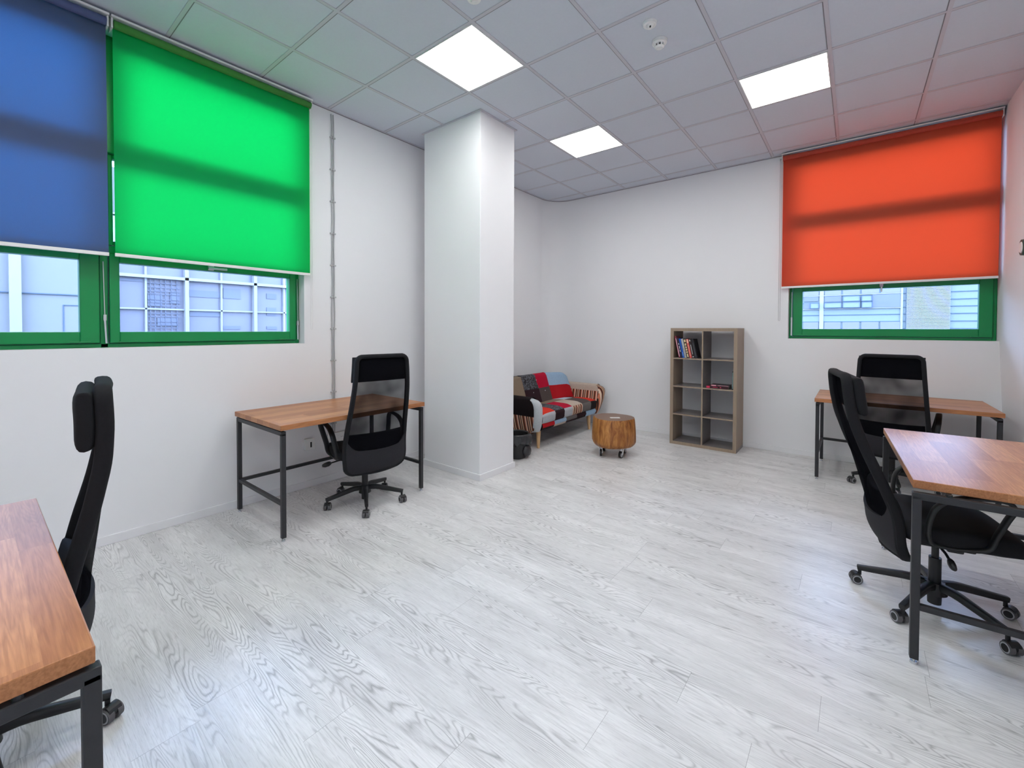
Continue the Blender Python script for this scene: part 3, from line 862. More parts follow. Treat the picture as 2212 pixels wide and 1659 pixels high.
    for sc, dz in prof:
        ring = []
        for k in range(n):
            a = 2*PI*k/n; c, s = math.cos(a), math.sin(a)
            cx = math.copysign(abs(c)**0.42, c); sy = math.copysign(abs(s)**0.46, s)
            x = 0.035 + cx*0.250*sc; y = sy*(0.262-0.018*cx)*sc
            drop = -0.055*max(0, (cx*sc-0.45))**2*2.2 if dz > -0.04 else -0.012*max(0, cx*sc-0.3)
            side = 0.012*abs(sy*sc)**3
            ring.append(bm.verts.new((x, y, 0.462+dz+drop+(side if dz > 0 else 0))))
        rings.append(ring)
    for a, b in zip(rings, rings[1:]):
        for k in range(n): bm.faces.new((a[k], a[(k+1)%n], b[(k+1)%n], b[k]))
    bm.faces.new(rings[0][::-1]); bm.faces.new(rings[-1])
    obj('seat', bm, FAB, t, smooth=True)
    # arm rests: D-shaped loops
    for sg in (-1, 1):
        bm = BM()
        P_ = [(0.02,0.245,0.425),(0.10,0.262,0.450),(0.125,0.272,0.52),(0.148,0.290,0.60),(0.165,0.302,0.660),(0.140,0.306,0.692),(0.05,0.306,0.690),(-0.03,0.304,0.668),(-0.085,0.300,0.620),(-0.105,0.290,0.55),(-0.105,0.272,0.48),(-0.085,0.258,0.435),(-0.02,0.245,0.422)]
        pp = [(x, sg*y, z) for x, y, z in P_]
        sweep(bm, spline(pp, 5, closed=True), 0.0095, 0.021, ref=(0, 1, 0), n=12, closed=True, power=2.8)
        obj('armrest', bm, BLACKP, t, smooth=True)
    # mechanism under the seat, back bracket, levers
    bm = BM(); box(bm, -0.10, 0.13, -0.075, 0.075, 0.345, 0.405); bar(bm, (-0.08, 0, 0.375), (-0.235+lean*0, 0, 0.400), 0.09, 0.03)
    bar(bm, (0.0, -0.25, 0.410), (0.0, 0.25, 0.410), 0.06, 0.022)
    obj('tilt_mechanism', bm, BLACKP, t, bevel=0.008)
    for sg, x in ((1, 0.06), (-1, -0.02)):
        bm = BM(); sweep(bm, [(x, sg*0.06, 0.375), (x, sg*0.20, 0.372), (x-0.005, sg*0.27, 0.366)], 0.006, n=8, ref=(0,0,1))
        sweep(bm, [(x-0.005, sg*0.262, 0.368), (x-0.006, sg*0.28, 0.364), (x-0.008, sg*0.31, 0.360), (x-0.008, sg*0.33, 0.358)], lambda q: 0.010+0.010*math.sin(PI*min(1,q*0.9+0.1)), lambda q: 0.008+0.006*math.sin(PI*min(1,q*0.9+0.1)), n=10, ref=(1,0,0))
        obj('lever', bm, BLACKP, t, smooth=True)
    # gas column
    bm = BM(); cyl(bm, (0,0,0.030), (0,0,0.13), 0.027, 0.030, 24); cyl(bm, (0,0,0.13), (0,0,0.27), 0.025, 0.025, 24); cyl(bm, (0,0,0.27), (0,0,0.36), 0.015, 0.015, 20)
    obj('gas_column', bm, BLACKP, t, smooth=True, angle=40)
    return t
def make_base(t, phi):
    bm = BM(); cyl(bm, (0,0,0.085), (0,0,0.145), 0.050, 0.040, 24)
    for k in range(5):
        a = phi+2*PI*k/5; c, s = math.cos(a), math.sin(a)
        pts = [Vector((c*r, s*r, z)) for r, z in ((0.02,0.125),(0.09,0.130),(0.18,0.114),(0.26,0.098),(0.315,0.088))]
        sweep(bm, spline(pts, 3), lambda q: 0.021-0.008*q, lambda q: 0.020-0.006*q, ref=(0,0,1), n=12, power=4)
        cyl(bm, (c*0.305, s*0.305, 0.090), (c*0.305, s*0.305, 0.050), 0.0085, n=12)
    b = obj('star_base', bm, BLACKP, t, smooth=True, angle=40)
    rr = random.Random(int(phi*100))
    for k in range(5):
        a = phi+2*PI*k/5; c, s = math.cos(a), math.sin(a)
        px, py = c*0.305, s*0.305
        h = a + CAST[k % len(CAST)]
        hx, hy = math.cos(h), math.sin(h)           # rolling direction; axle is perpendicular
        ax = Vector((-hy, hx, 0)); ctr = Vector((px-hx*0.018, py-hy*0.018, 0.0275))
        bm = BM()
        for sg in (-1, 1):
            p0 = ctr+ax*sg*0.006; p1 = ctr+ax*sg*0.026
            cyl(bm, p0, p1, 0.0275, 0.0265, 24, mi=0)
            cyl(bm, p1-ax*sg*0.002, p1+ax*sg*0.0012, 0.0225, 0.0215, 24, mi=1)
            cyl(bm, p1, p1+ax*sg*0.0025, 0.0175, 0.0165, 24, mi=2)
        q = ctr+Vector((0,0,0.010))
        cyl(bm, q-ax*0.021, q+ax*0.021, 0.0235, 0.0235, 20, mi=2)
        obj('caster', bm, [RUBBER, RING, BLACKP], b)
    return b
CAST = [2.2, 0.4, 3.6, 1.1, 2.9]
def place_chair(label, x, y, heading, phi_world, lean=0.0):
    t = make_chair(label, lean)
    t.location = (x, y, 0); t.rotation_euler = (0, 0, math.radians(heading))
    make_base(t, math.radians(phi_world-heading))
    return t
place_chair('black office chair with its back to us at the left wall desk', 0.70, -3.985, 171, 41, -0.005)
place_chair('black office chair with its back to us at the desk under the orange blind', 4.16, -0.66, 84, 60.5, 0.05)
place_chair('black office chair seen from the side, half under the desk along the right wall', 4.22, -2.91, 10, 27, 0.108)
place_chair('black office chair seen edge-on beside the desk at the left edge of the photo', 1.69, -6.05, -98, 80, -0.03)

# ---- shelf unit -----------------------------------------------------
KX, KY, KW, KD, KH = 2.048, -0.438, 0.765, 0.39, 1.47
t = thing('cube_shelf', 'grey brown open shelf unit of eight cubes against the far wall', 'shelf', (KX, KY, 0))
OT, IT = 0.038, 0.016
def kbox(nm, x0, x1, z0, z1, inner, y0=0.0, y1=KD):
    bm = BM(); fs = box(bm, x0, x1, y0, y1, z0, z1)
    for f in fs:
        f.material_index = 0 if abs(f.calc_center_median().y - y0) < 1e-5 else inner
    return obj(nm, bm, [KAL, KALI], t)
kbox('side_panel', 0, OT, OT, KH-OT, 0); kbox('side_panel', KW-OT, KW, OT, KH-OT, 0)
kbox('top_panel', 0, KW, KH-OT, KH, 0); kbox('bottom_panel', 0, KW, 0, OT, 1)
cell = (KH-2*OT-3*IT)/4
mid = KW/2
kbox('divider', mid-IT/2, mid+IT/2, OT, KH-OT, 1, 0.0015)
for k in range(1, 4):
    z = OT+k*cell+(k-1)*IT
    for x0, x1 in ((OT, mid-IT/2), (mid+IT/2, KW-OT)):
        kbox('shelf_board', x0, x1, z, z+IT, 1, 0.0015)
shz = [OT] + [OT+k*cell+k*IT for k in range(1, 4)]     # tops of boards from the floor up
# books ---------------------------------------------------------------
def book_mesh(thk, hgt, dep, cov, page, marks):
    """spine faces -Y; x thickness, z height"""
    bm = BM(); c = 0.0022
    box(bm, 0, c, 0, dep, 0, hgt, 0); box(bm, thk-c, thk, 0, dep, 0, hgt, 0); box(bm, c, thk-c, 0, c, 0, hgt, 0)
    box(bm, c, thk-c, c, dep-0.004, 0.003, hgt-0.003, 1)
    for (z0, z1, w) in marks:
        box(bm, thk/2-w*thk/2, thk/2+w*thk/2, -0.0004, 0.0002, z0*hgt, z1*hgt, 2)
    return bm
PAGE = plain('book_pages', (0.62, 0.60, 0.55, 1), 0.8)
def book(label, thk, hgt, dep, col, mark, marks, loc, tilt=0.0, group='books leaning in the top left cube', flat=False, rz=0.0):
    cv = plain('cover_'+label.split()[0]+'_'+label.split()[1], col, 0.4, var=0.05); mk = plain('lettering_'+label.split()[0]+'_'+label.split()[1], mark, 0.5)
    o = obj('book', book_mesh(thk, hgt, dep, cv, PAGE, marks), [cv, PAGE, mk])
    o.location = loc
    if flat: o.rotation_euler = (0, PI/2, rz)
    else: o.rotation_euler = (0, tilt, rz)
    tag(o, label, 'book', group); return o
zsh = shz[3]+0.0005
tl = math.radians(-11)
bx = KX+0.112
white = (0.75,0.75,0.75,1)
specs = [
 ('pink and white spined thin book, first from the left in the top cube', 0.018, 0.272, srgb(120,30,50), srgb(220,180,190), [(0.05,0.9,0.45)]),
 ('navy book with white lettering, second from the left in the top cube', 0.022, 0.245, srgb(22,26,56), white, [(0.3,0.42,0.3),(0.46,0.6,0.3),(0.66,0.74,0.3)]),
 ('bright blue book between the navy and grey ones in the top cube', 0.020, 0.240, srgb(20,84,180), srgb(120,170,230), [(0.1,0.3,0.25)]),
 ('pale grey book right of the bright blue one in the top cube', 0.024, 0.238, srgb(170,172,174), srgb(120,120,122), [(0.1,0.5,0.2)]),
 ('black book with cream lettering on the spine in the top cube', 0.030, 0.238, srgb(34,22,18), srgb(214,196,150), [(0.04,0.22,0.5),(0.26,0.34,0.6),(0.38,0.47,0.6),(0.5,0.6,0.5),(0.64,0.76,0.6),(0.82,0.95,0.7)]),
 ('coral red book with a pale top in the top cube', 0.026, 0.236, srgb(204,84,76), srgb(232,180,160), [(0.78,0.97,0.7),(0.1,0.7,0.2)]),
 ('dark brown book with broken white lettering, second from the right in the top cube', 0.026, 0.236, srgb(40,24,22), white, [(0.88,0.96,0.4),(0.2,0.7,0.18),(0.04,0.09,0.5)]),
 ('black book leaning at the right end of the row in the top cube', 0.030, 0.236, srgb(26,24,28), srgb(90,88,94), [(0.1,0.8,0.15)]),
]
x = KX+0.100
for i, (lb, thk, hg, c, mk, marks) in enumerate(specs):
    hg2 = hg*1.02; dp = 0.17
    a = math.radians(-12)
    book(lb, thk, hg2, dp, c, mk, marks, (x, KY+0.02, zsh+0.0), a)
    x += thk/math.cos(a)+0.003
z2 = shz[2]+0.0005
def flatbook(lb, w, thk, dp, c, mk, marks, xc, z, rz=0.0, y=None):
    cv = plain('cover_'+lb.split()[0]+'_'+lb.split()[1]+'_flat', c, 0.4); mm = plain('lettering_'+lb.split()[0]+'_'+lb.split()[1]+'_flat', mk, 0.5)
    bm = BM(); q = 0.0022
    box(bm, 0, w, 0, dp, 0, q, 0); box(bm, 0, w, 0, dp, thk-q, thk, 0); box(bm, 0, w, 0, q, q, thk-q, 0)
    box(bm, 0.003, w-0.003, q, dp-0.004, q, thk-q, 1)
    for (a, b_, hh) in marks: box(bm, w*a, w*b_, -0.0004, 0.0002, thk*(0.5-hh/2), thk*(0.5+hh/2), 2)
    o = obj('book', bm, [cv, PAGE, mm]); o.location = (xc, KY+0.03 if y is None else y, z); o.rotation_euler = (0,0,rz)
    return tag(o, lb, 'book', 'books lying in the right cube')
flatbook('crimson and black book lying at the bottom of the small pile', 0.245, 0.026, 0.17, srgb(58,10,22), srgb(214,52,88), [(0.0,0.16,0.96),(0.30,0.52,0.2),(0.62,0.67,0.4)], KX+0.425, z2)
flatbook('dark thin book with a pink and white spine on top of the pile', 0.205, 0.018, 0.15, srgb(40,30,32), srgb(220,150,165), [(0.02,0.30,0.7),(0.34,0.95,0.25)], KX+0.475, z2+0.0265, 0.04)
book('thin teal edged book standing against the right side of the second cube', 0.012, 0.215, 0.16, srgb(26,34,34), srgb(160,205,205), [(0.05,0.95,0.35)], (KX+KW-OT-0.018, KY+0.03, z2), 0.0, 'books lying in the right cube')

# ---- tree stump table -------------------------------------------------
SX, SY = 1.70, -1.35
t = thing('stump_table', 'round tree stump side table on casters in front of the patchwork sofa', 'side table', (SX, SY, 0), 0.4)
bm = BM(); nr, na = 16, 64; rings = []
for j in range(nr+1):
    z = 0.112+(0.432-0.112)*j/nr; ring = []
    q = j/nr
    base_r = 0.246 - 0.016*q + 0.006*math.sin(q*PI)
    if q < 0.14: base_r -= 0.030*(1-q/0.14)**1.5
    if q > 0.97: base_r -= 0.006
    for k in range(na):
        a = 2*PI*k/na
        d = 0.011*noise.noise(Vector((math.cos(a)*2.2, math.sin(a)*2.2, z*1.5))) + 0.006*noise.noise(Vector((math.cos(a)*7, math.sin(a)*7, z*2.0))) + 0.006*math.sin(3*a+1)
        ring.append(bm.verts.new(((base_r+d)*math.cos(a), (base_r+d)*math.sin(a), z)))
    rings.append(ring)
for a_, b_ in zip(rings, rings[1:]):
    for k in range(na): bm.faces.new((a_[k], a_[(k+1)%na], b_[(k+1)%na], b_[k]))
bm.faces.new(rings[0][::-1]); bm.faces.new(rings[-1]).material_index = 1
obj('stump', bm, [BARK, ENDG], t, smooth=True, angle=50)
for k in range(4):
    a = k*PI/2-0.92; px, py = 0.170*math.cos(a), 0.155*math.sin(a)
    hd = 1.05+0.2*k; hx, hy = math.cos(hd), math.sin(hd); axv = Vector((-hy, hx, 0))
    bm = BM()
    box(bm, px-0.036, px+0.036, py-0.034, py+0.034, 0.107, 0.1135, 0)
    top = Vector((px, py, 0.106)); c = Vector((px-hx*0.026, py-hy*0.026, 0.038))
    for sg in (-1, 1):
        bar(bm, top+axv*sg*0.0175, c+axv*sg*0.0175, 0.034, 0.003, ref=axv, mi=0)
    cyl(bm, top-Vector((0,0,0.016)), top+Vector((0,0,0.004)), 0.022, n=16, mi=0)
    cyl(bm, c-axv*0.012, c+axv*0.012, 0.038, n=28, mi=1)
    cyl(bm, c-axv*0.0135, c+axv*0.0135, 0.027, n=24, mi=0); cyl(bm, c-axv*0.014, c+axv*0.014, 0.018, n=20, mi=2)
    cyl(bm, c-axv*0.018, c+axv*0.018, 0.005, n=10, mi=0)
    obj('caster', bm, [CHROME, BLACKP, RING], t)
o = obj('card', (lambda b: (box(b, -0.055, 0.055, -0.02, 0.02, 0, 0.006), b)[1])(BM()), WHITEP)
o.location = (1.742, -1.40, 0.4325); o.rotation_euler = (0, 0, math.radians(38)); tag(o, 'small white card lying on the tree stump table', 'card')

# ---- bin -----------------------------------------------------------
t = thing('waste_bin', 'black waste bin with a liner, behind the foot of the column', 'bin', (0.895, -2.16, 0))
bm = BM(); rings = []
for (r, z) in ((0.105,0.0),(0.112,0.004),(0.138,0.26),(0.142,0.262),(0.142,0.268),(0.134,0.268),(0.108,0.01),(0.0,0.008)):
    if r == 0: continue
    rings.append([bm.verts.new((r*math.cos(2*PI*k/40), r*math.sin(2*PI*k/40), z)) for k in range(40)])
for a_, b_ in zip(rings, rings[1:]):
    for k in range(40): bm.faces.new((a_[k], a_[(k+1)%40], b_[(k+1)%40], b_[k]))
bm.faces.new(rings[0][::-1]); bm.faces.new(rings[-1])
obj('bin_body', bm, BARREL, t, smooth=True, angle=40)
bm = BM(); rings = []
nn = 72
for j, (r, z, am) in enumerate(((0.120,0.12,0.002),(0.132,0.235,0.002),(0.136,0.272,0.002),(0.146,0.278,0.003),(0.150,0.262,0.004),(0.158,0.225,0.010),(0.160,0.19,0.014),(0.150,0.165,0.012))):
    ring = []
    for k in range(nn):
        a = 2*PI*k/nn
        d = am*(math.sin(9*a+j)+0.6*math.sin(17*a+2*j))
        lump = 0.028*math.exp(-((a-0.35)/0.35)**2) if j >= 4 else 0
        ring.append(bm.verts.new(((r+d*0.6+lump)*math.cos(a), (r+d*0.6+lump)*math.sin(a), z+(d*1.2 if j > 5 else 0))))
    rings.append(ring)
for a_, b_ in zip(rings, rings[1:]):
    for k in range(nn): bm.faces.new((a_[k], a_[(k+1)%nn], b_[(k+1)%nn], b_[k]))
lin = obj('bin_liner', bm, BAG, t, smooth=True)
sm = lin.modifiers.new('thickness', 'SOLIDIFY'); sm.thickness = 0.0015
bm = BM()   # bulge of spare bag low on the right side
rings = []
for j in range(11):
    th_ = PI*j/10; ring = []
    for k in range(24):
        a = 2*PI*k/24
        nrm = Vector((math.sin(th_)*math.cos(a), math.sin(th_)*math.sin(a), math.cos(th_)))
        rr = 1+0.25*noise.noise(nrm*3.1)
        ring.append(bm.verts.new((0.125+0.040*nrm.x*rr, 0.035+0.07*nrm.y*rr, 0.085+0.062*nrm.z*rr)))
    rings.append(ring)
for a_, b_ in zip(rings, rings[1:]):
    for k in range(24): bm.faces.new((a_[k], a_[(k+1)%24], b_[(k+1)%24], b_[k]))
bmesh.ops.remove_doubles(bm, verts=bm.verts[:], dist=0.0005)
obj('liner_bulge', bm, BAG, t, smooth=True)

# ---- patchwork sofa --------------------------------------------------
SM = list(P.keys()); MI = {k: i for i, k in enumerate(SM)}; SMATS = [P[k] for k in SM]
t = thing('patchwork_sofa', 'two-seat patchwork sofa in red, grey, black and blue patches by the left wall', 'sofa', (0, 0, 0))
SOFA = t
def patch_surface(bm, fn, ucuts, vcuts, mats, sub=6, puff=0.0):
    """fn(u,v)->(Vector); ucuts/vcuts lists of boundaries; mats[v][u]"""
    us = []; ui = []
    for i in range(len(ucuts)-1):
        for k in range(sub): us.append(ucuts[i]+(ucuts[i+1]-ucuts[i])*k/sub); ui.append(i)
    us.append(ucuts[-1])
    vs2 = []; vi = []
    for i in range(len(vcuts)-1):
        for k in range(sub): vs2.append(vcuts[i]+(vcuts[i+1]-vcuts[i])*k/sub); vi.append(i)
    vs2.append(vcuts[-1])
    g = [[bm.verts.new(fn(u, v)) for v in vs2] for u in us]
    for i in range(len(us)-1):
        for j in range(len(vs2)-1):
            f = bm.faces.new((g[i][j], g[i+1][j], g[i+1][j+1], g[i][j+1])); f.material_index = MI[mats[vi[j]][ui[i]]]
    return g
# arms
def arm(sgn, ybase, ytop, padm, zb=0.205, zt=0.612):
    """outer face at ybase(z low)..ytop; inner face 0.115 inside"""
    bm = BM()
    outline = [(0.26,0.24),(0.55,0.215),(0.86,0.200),(0.93,0.215),(0.965,0.30),(1.00,0.42),(1.015,0.52),(1.008,0.575),(0.975,0.606),(0.90,0.615),(0.60,0.612),(0.26,0.612)]
    def yo(z): q = (z-zb)/(zt-zb); return ybase+(ytop-ybase)*(q**0.8 if q > 0 else 0)
    th = 0.115
    rows = 12
    def edge_x(z, front):
        # x extent of the arm at height z
        if not front: return 0.26
        pts = [(0.20,0.86),(0.215,0.93),(0.30,0.965),(0.42,1.00),(0.52,1.015),(0.575,1.008),(0.606,0.975),(0.616,0.93)]
        return lerp(pts, z)
    zs = [zb+(zt-zb)*k/rows for k in range(rows+1)]
    if True:
        def low(x): return 0.0
    nx = 10
    def face(inner):
        g = []
        for z in zs:
            xf = edge_x(z, True)-0.03
            row = []
            for k in range(nx+1):
                x = 0.26+(xf-0.26)*k/nx
                y = yo(z) + (-sgn*th if inner else 0)
                row.append(bm.verts.new((x, y, z)))
            g.append(row)
        for j in range(rows):
            zc = (zs[j]+zs[j+1])/2
            for k in range(nx):
                f = bm.faces.new((g[j][k], g[j][k+1], g[j+1][k+1], g[j+1][k]))
                if inner: f.material_index = MI['cream'] if zc > 0.53 else MI['strx']
                else: f.material_index = MI['black'] if zc > 0.41 else MI['strx']
        return g
    go = face(False); gi = face(True)
    # rounded top and bottom and back
    for (ro, ri, up) in ((go[-1], gi[-1], 0.03), (go[0], gi[0], -0.02)):
        prev = ro
        for s in range(1, 6):
            a = PI*s/6
            cur = []
            for vo, vi_ in zip(ro, ri):
                m = (vo.co+vi_.co)/2; r_ = (vo.co-vi_.co)/2
                cur.append(bm.verts.new(m + r_*math.cos(a) + Vector((0,0,up*math.sin(a)))))
            for k in range(nx): bm.faces.new((prev[k], prev[k+1], cur[k+1], cur[k])).material_index = MI['cream'] if up > 0 and sgn > 0 else MI['black' if up > 0 else 'strx']
            prev = cur
        for k in range(nx): bm.faces.new((prev[k], prev[k+1], ri[k+1], ri[k])).material_index = (MI['cream'] if sgn > 0 else MI['black']) if up > 0 else MI['strx']
    for j in range(rows):
        bm.faces.new((go[j][0], go[j+1][0], gi[j+1][0], gi[j][0])).material_index = MI['black']
        bm.faces.new((go[j][-1], go[j+1][-1], gi[j+1][-1], gi[j][-1])).material_index = MI['white']
    a_o = obj('arm', bm, SMATS, SOFA, smooth=True, angle=50)
    # front pad
    bm = BM(); rows = 18; g = []
    zs = [zb-0.012+(zt+0.018-zb+0.012)*k/rows for k in range(rows+1)]
    for j, z in enumerate(zs):
        e_ = 1.0
        q = abs(2*j/rows-1)
        e_ = max(0.0, 1-q**7)**(1/2.5)
        xf = edge_x(min(max(z, 0.2), 0.616), True)
        zz = z; y1 = yo(zz if zz > zb else zb); y0 = y1 - sgn*th
        yc = (y0+y1)/2; hy_ = abs(y1-y0)/2*(0.35+0.65*e_)+0.006*e_
        if z < 0.30: hy_ *= 0.70+0.30*(z-0.19)/0.11 if z > 0.19 else 0.7
        row = []
        for k in range(9):
            u = -1+2*k/8
            row.append(bm.verts.new((xf-0.032+0.045*(1-abs(u)**3)*(0.4+0.6*e_), yc+u*hy_, zz)))
        g.append(row)
    for j in range(rows):
        for k in range(8): bm.faces.new((g[j][k], g[j][k+1], g[j+1][k+1], g[j+1][k])).material_index = MI[padm]
    bk = [[bm.verts.new((v.co.x-0.05 if False else g[j][0].co.x-0.02, v.co.y, v.co.z)) for v in (g[j][0], g[j][-1])] for j in range(rows+1)]
    for j in range(rows):
        bm.faces.new((bk[j][0], bk[j][1], bk[j+1][1], bk[j+1][0])).material_index = MI[padm]
        bm.faces.new((g[j][0], bk[j][0], bk[j+1][0], g[j+1][0])).material_index = MI[padm]
        bm.faces.new((g[j][-1], bk[j][-1], bk[j+1][-1], g[j+1][-1])).material_index = MI[padm]
    bm.faces.new([bk[0][0]]+g[0]+[bk[0][1]]); bm.faces.new([bk[-1][0]]+g[-1]+[bk[-1][1]])
    for f in bm.faces: f.material_index = MI[padm]
    po = obj('front_pad', bm, SMATS, a_o, smooth=True, angle=60)
    po['label'] = 'off-white front pad' if padm == 'white' else 'striped front pad'
arm(-1, -1.815, -1.925, 'white')
arm(1, -0.225, -0.135, 'stry')
# seat cushion: top rolls over into the front
yA, yB = -1.70, -0.285
def seat_pt(u, v):   # u = y ; v 0..1 from back to front top, 1..2 down the front
    edge = 0.965 if u > -1.0 or True else 0
    prof = [(0.0, 0.42, 0.425), (0.45, 0.66, 0.447), (0.80, 0.86, 0.450), (1.0, 0.945, 0.428), (1.12, 0.962, 0.405), (1.9, 0.955, 0.315), (2.0, 0.94, 0.300)]
    v = max(0, min(2, v))
    x = lerp([(a, b) for a, b, c in prof], v); z = lerp([(a, c) for a, b, c in prof], v)
    q = (u-yA)/(yB-yA)
    end = max(0.0, 1-abs(2*q-1)**14)
    z2_ = z - (1-end)*0.020*(1 if v < 1.2 else 0)
    x2_ = x - (1-end)*0.012
    z2_ += 0.012*math.sin(PI*q)*(1-min(1, v))*1.0
    return Vector((x2_, u, z2_))
uc = [yA, -1.43, -1.21, -1.0, -0.735, -0.49, yB]
bm = BM()
rowsM = [['dark','tan','black','tan','pale','dark'][:6],
         ['pale','flor','tan','tan','pale','black'],
         ['orange','flor','crim','cream','dgrey','orange'],
         ['lgrey','dark','lgrey','stry','grey','black']]
g = patch_surface(bm, seat_pt, uc, [0.0, 0.18, 0.45, 1.02, 2.0], rowsM, 6)
bt = [bm.verts.new((0.42, g[i][0].co.y, 0.30)) for i in range(len(g))]
for i in range(len(g)-1):
    f = bm.faces.new((g[i][0], bt[i], bt[i+1], g[i+1][0])); f.material_index = MI['black']
    f = bm.faces.new((g[i][-1], bt[i], bt[i+1], g[i+1][-1])); f.material_index = MI['black']
bm.faces.new([v for v in g[0]]+[bt[0]]).material_index = MI['grey']
bm.faces.new([v for v in g[-1]]+[bt[-1]]).material_index = MI['black']
obj('seat_cushion', bm, SMATS, SOFA, smooth=True, angle=45)
# base rail
def rail_pt(u, v):
    prof = [(0.0, 0.90, 0.302), (0.15, 0.935, 0.298), (0.5, 0.945, 0.262), (0.8, 0.925, 0.222), (1.0, 0.88, 0.200)]
    return Vector((lerp([(a,b) for a,b,c in prof], v), u, lerp([(a,c) for a,b,c in prof], v)))
bm = BM()
uc2 = [yA+0.01, -1.42, -1.135, -0.86, -0.60, yB-0.01]
g = patch_surface(bm, rail_pt, uc2, [0.0, 0.62, 1.0], [['red','blue','grey','dark','blue'], ['black','cream','dark','black','blue']], 6)
bt = [[bm.verts.new((0.28, g[i][0].co.y, z)) for z in (0.302, 0.200)] for i in range(len(g))]
for i in range(len(g)-1):
    bm.faces.new((g[i][0], g[i+1][0], bt[i+1][0], bt[i][0])).material_index = MI['black']
    bm.faces.new((g[i][-1], g[i+1][-1], bt[i+1][1], bt[i][1])).material_index = MI['black']
    bm.faces.new((bt[i][0], bt[i+1][0], bt[i+1][1], bt[i][1])).material_index = MI['black']
bm.faces.new(g[0]+[bt[0][1], bt[0][0]]).material_index = MI['black']; bm.faces.new(g[-1]+[bt[-1][1], bt[-1][0]]).material_index = MI['black']
obj('base_rail', bm, SMATS, SOFA, smooth=True, angle=45)
# back: three padded sections
def back_section(nm, y0, y1, zt0, zt1, ucuts, vcuts, mats, x_y, wing=0):
    """x_y(q) forward shift along the width; rounded top; zt0/zt1 top heights at the two ends"""
    bm = BM()
    def fn(u, v):
        q = (u-y0)/(y1-y0)
        zt_ = zt0+(zt1-zt0)*q
        # rounded outer corner of the wings
        if wing > 0 and q > 0.72: zt_ -= 0.14*((q-0.72)/0.28)**2.2
        if wing < 0 and q < 0.28: zt_ -= 0.14*((0.28-q)/0.28)**2.2
        prof = [(0.0, 0.50, 0.40), (0.3, 0.465, 0.50), (0.6, 0.425, 0.62), (0.85, 0.385, 0.74), (0.94, 0.366, 0.792), (1.0, 0.330, 0.812), (1.08, 0.285, 0.800)]
        x = lerp([(a,b) for a,b,c in prof], v); z = lerp([(a,c) for a,b,c in prof], v)
        z = 0.40+(z-0.40)*(zt_-0.40)/(0.812-0.40)
        pf = max(0, 1-abs(2*q-1)**8)
        # buttoned dimples
        x += 0.012*pf*(1 if v < 1 else 0) + x_y(q) - 0.018*(1-pf)
        for (bq, bv) in BTN.get(nm_key[0], []):
            dd = ((q-bq)*(y1-y0))**2+((v-bv)*0.4)**2
            x -= 0.016*math.exp(-dd/0.0016)
        return Vector((x, u, z))
    g = patch_surface(bm, fn, ucuts, vcuts, mats, 8)
    bt = [[bm.verts.new((0.215+x_y(0.5)*0.3, r[0].co.y, r[-1].co.z-0.01)), bm.verts.new((0.25, r[0].co.y, 0.22))] for r in g]
    for i in range(len(g)-1):
        m = MI['grey']
        bm.faces.new((g[i][-1], g[i+1][-1], bt[i+1][0], bt[i][0])).material_index = m
        bm.faces.new((bt[i][0], bt[i+1][0], bt[i+1][1], bt[i][1])).material_index = m
        bm.faces.new((bt[i][1], bt[i+1][1], g[i+1][0], g[i][0])).material_index = m
    for k in (0, -1):
        bm.faces.new(list(g[k])+[bt[k][0], bt[k][1]]).material_index = MI[mats[-1][0 if k == 0 else -1]]
    o = obj('back_cushion', bm, SMATS, SOFA, smooth=True, angle=55)
    for (bq, bv) in BTN.get(nm_key[0], []):
        p = fn(y0+bq*(y1-y0), bv)
        b2 = BM(); cyl(b2, (p.x-0.002, p.y, p.z), (p.x+0.006, p.y, p.z+0.002), 0.009, 0.006, 14)
        obj('button', b2, P['white'], o, smooth=True)
nm_key = ['']
BTN = {'c': [(0.28, 0.48), (0.75, 0.48), (0.5, 0.82)], 'r': [(0.42, 0.42), (0.45, 0.82)], 'l': [(0.55, 0.42)]}
nm_key[0] = 'c'
back_section('back', -1.345, -0.735, 0.822, 0.822, [-1.345, -1.045, -0.735], [0, 0.60, 1.08], [['dark','dgrey'], ['flor','crim']], lambda q: 0.0)
nm_key[0] = 'r'
back_section('back', -0.735, -0.215, 0.818, 0.79, [-0.735, -0.215], [0, 0.62, 1.08], [['red'], ['blue']], lambda q: 0.07*q*q, wing=1)
nm_key[0] = 'l'
back_section('back', -1.865, -1.345, 0.79, 0.818, [-1.865, -1.345], [0, 1.08], [['tan']], lambda q: 0.07*(1-q)**2, wing=-1)
# legs
for (x, y, dx, dy) in ((0.86,-1.665,0.03,-0.045),(0.86,-0.385,0.03,-0.03),(0.36,-1.66,-0.04,-0.04),(0.36,-0.40,-0.04,0.03)):
    bm = BM(); cyl(bm, (x, y, 0.215), (x+dx, y+dy, 0.0), 0.030, 0.017, 20); obj('leg', bm, BEECH, SOFA, smooth=True, angle=40)

# ================================================================== OUTSIDE
CONC = plain('pale_render_wall', (0.15, 0.155, 0.155, 1), 0.85, var=0.03, scale=1.0)
CONC2 = plain('pale_cladding_panels', (0.135, 0.165, 0.165, 1), 0.8, var=0.02, scale=1.0)
BGLS = plain('pale_facade_glazing', (0.115, 0.115, 0.14, 1), 0.35, var=0.12, scale=0.8)
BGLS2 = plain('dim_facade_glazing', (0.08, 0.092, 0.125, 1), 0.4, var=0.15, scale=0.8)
JNT = plain('facade_joint', (0.05, 0.08, 0.115, 1), 0.9)
WFR = plain('white_facade_frames', (0.21, 0.215, 0.21, 1), 0.6)
PAVE = plain('grey_paving', (0.10, 0.105, 0.115, 1), 0.9)
bm = BM(); box(bm, -40, 40, -40, 40, -3.3, -3.2); struct(obj('ground', bm, PAVE))
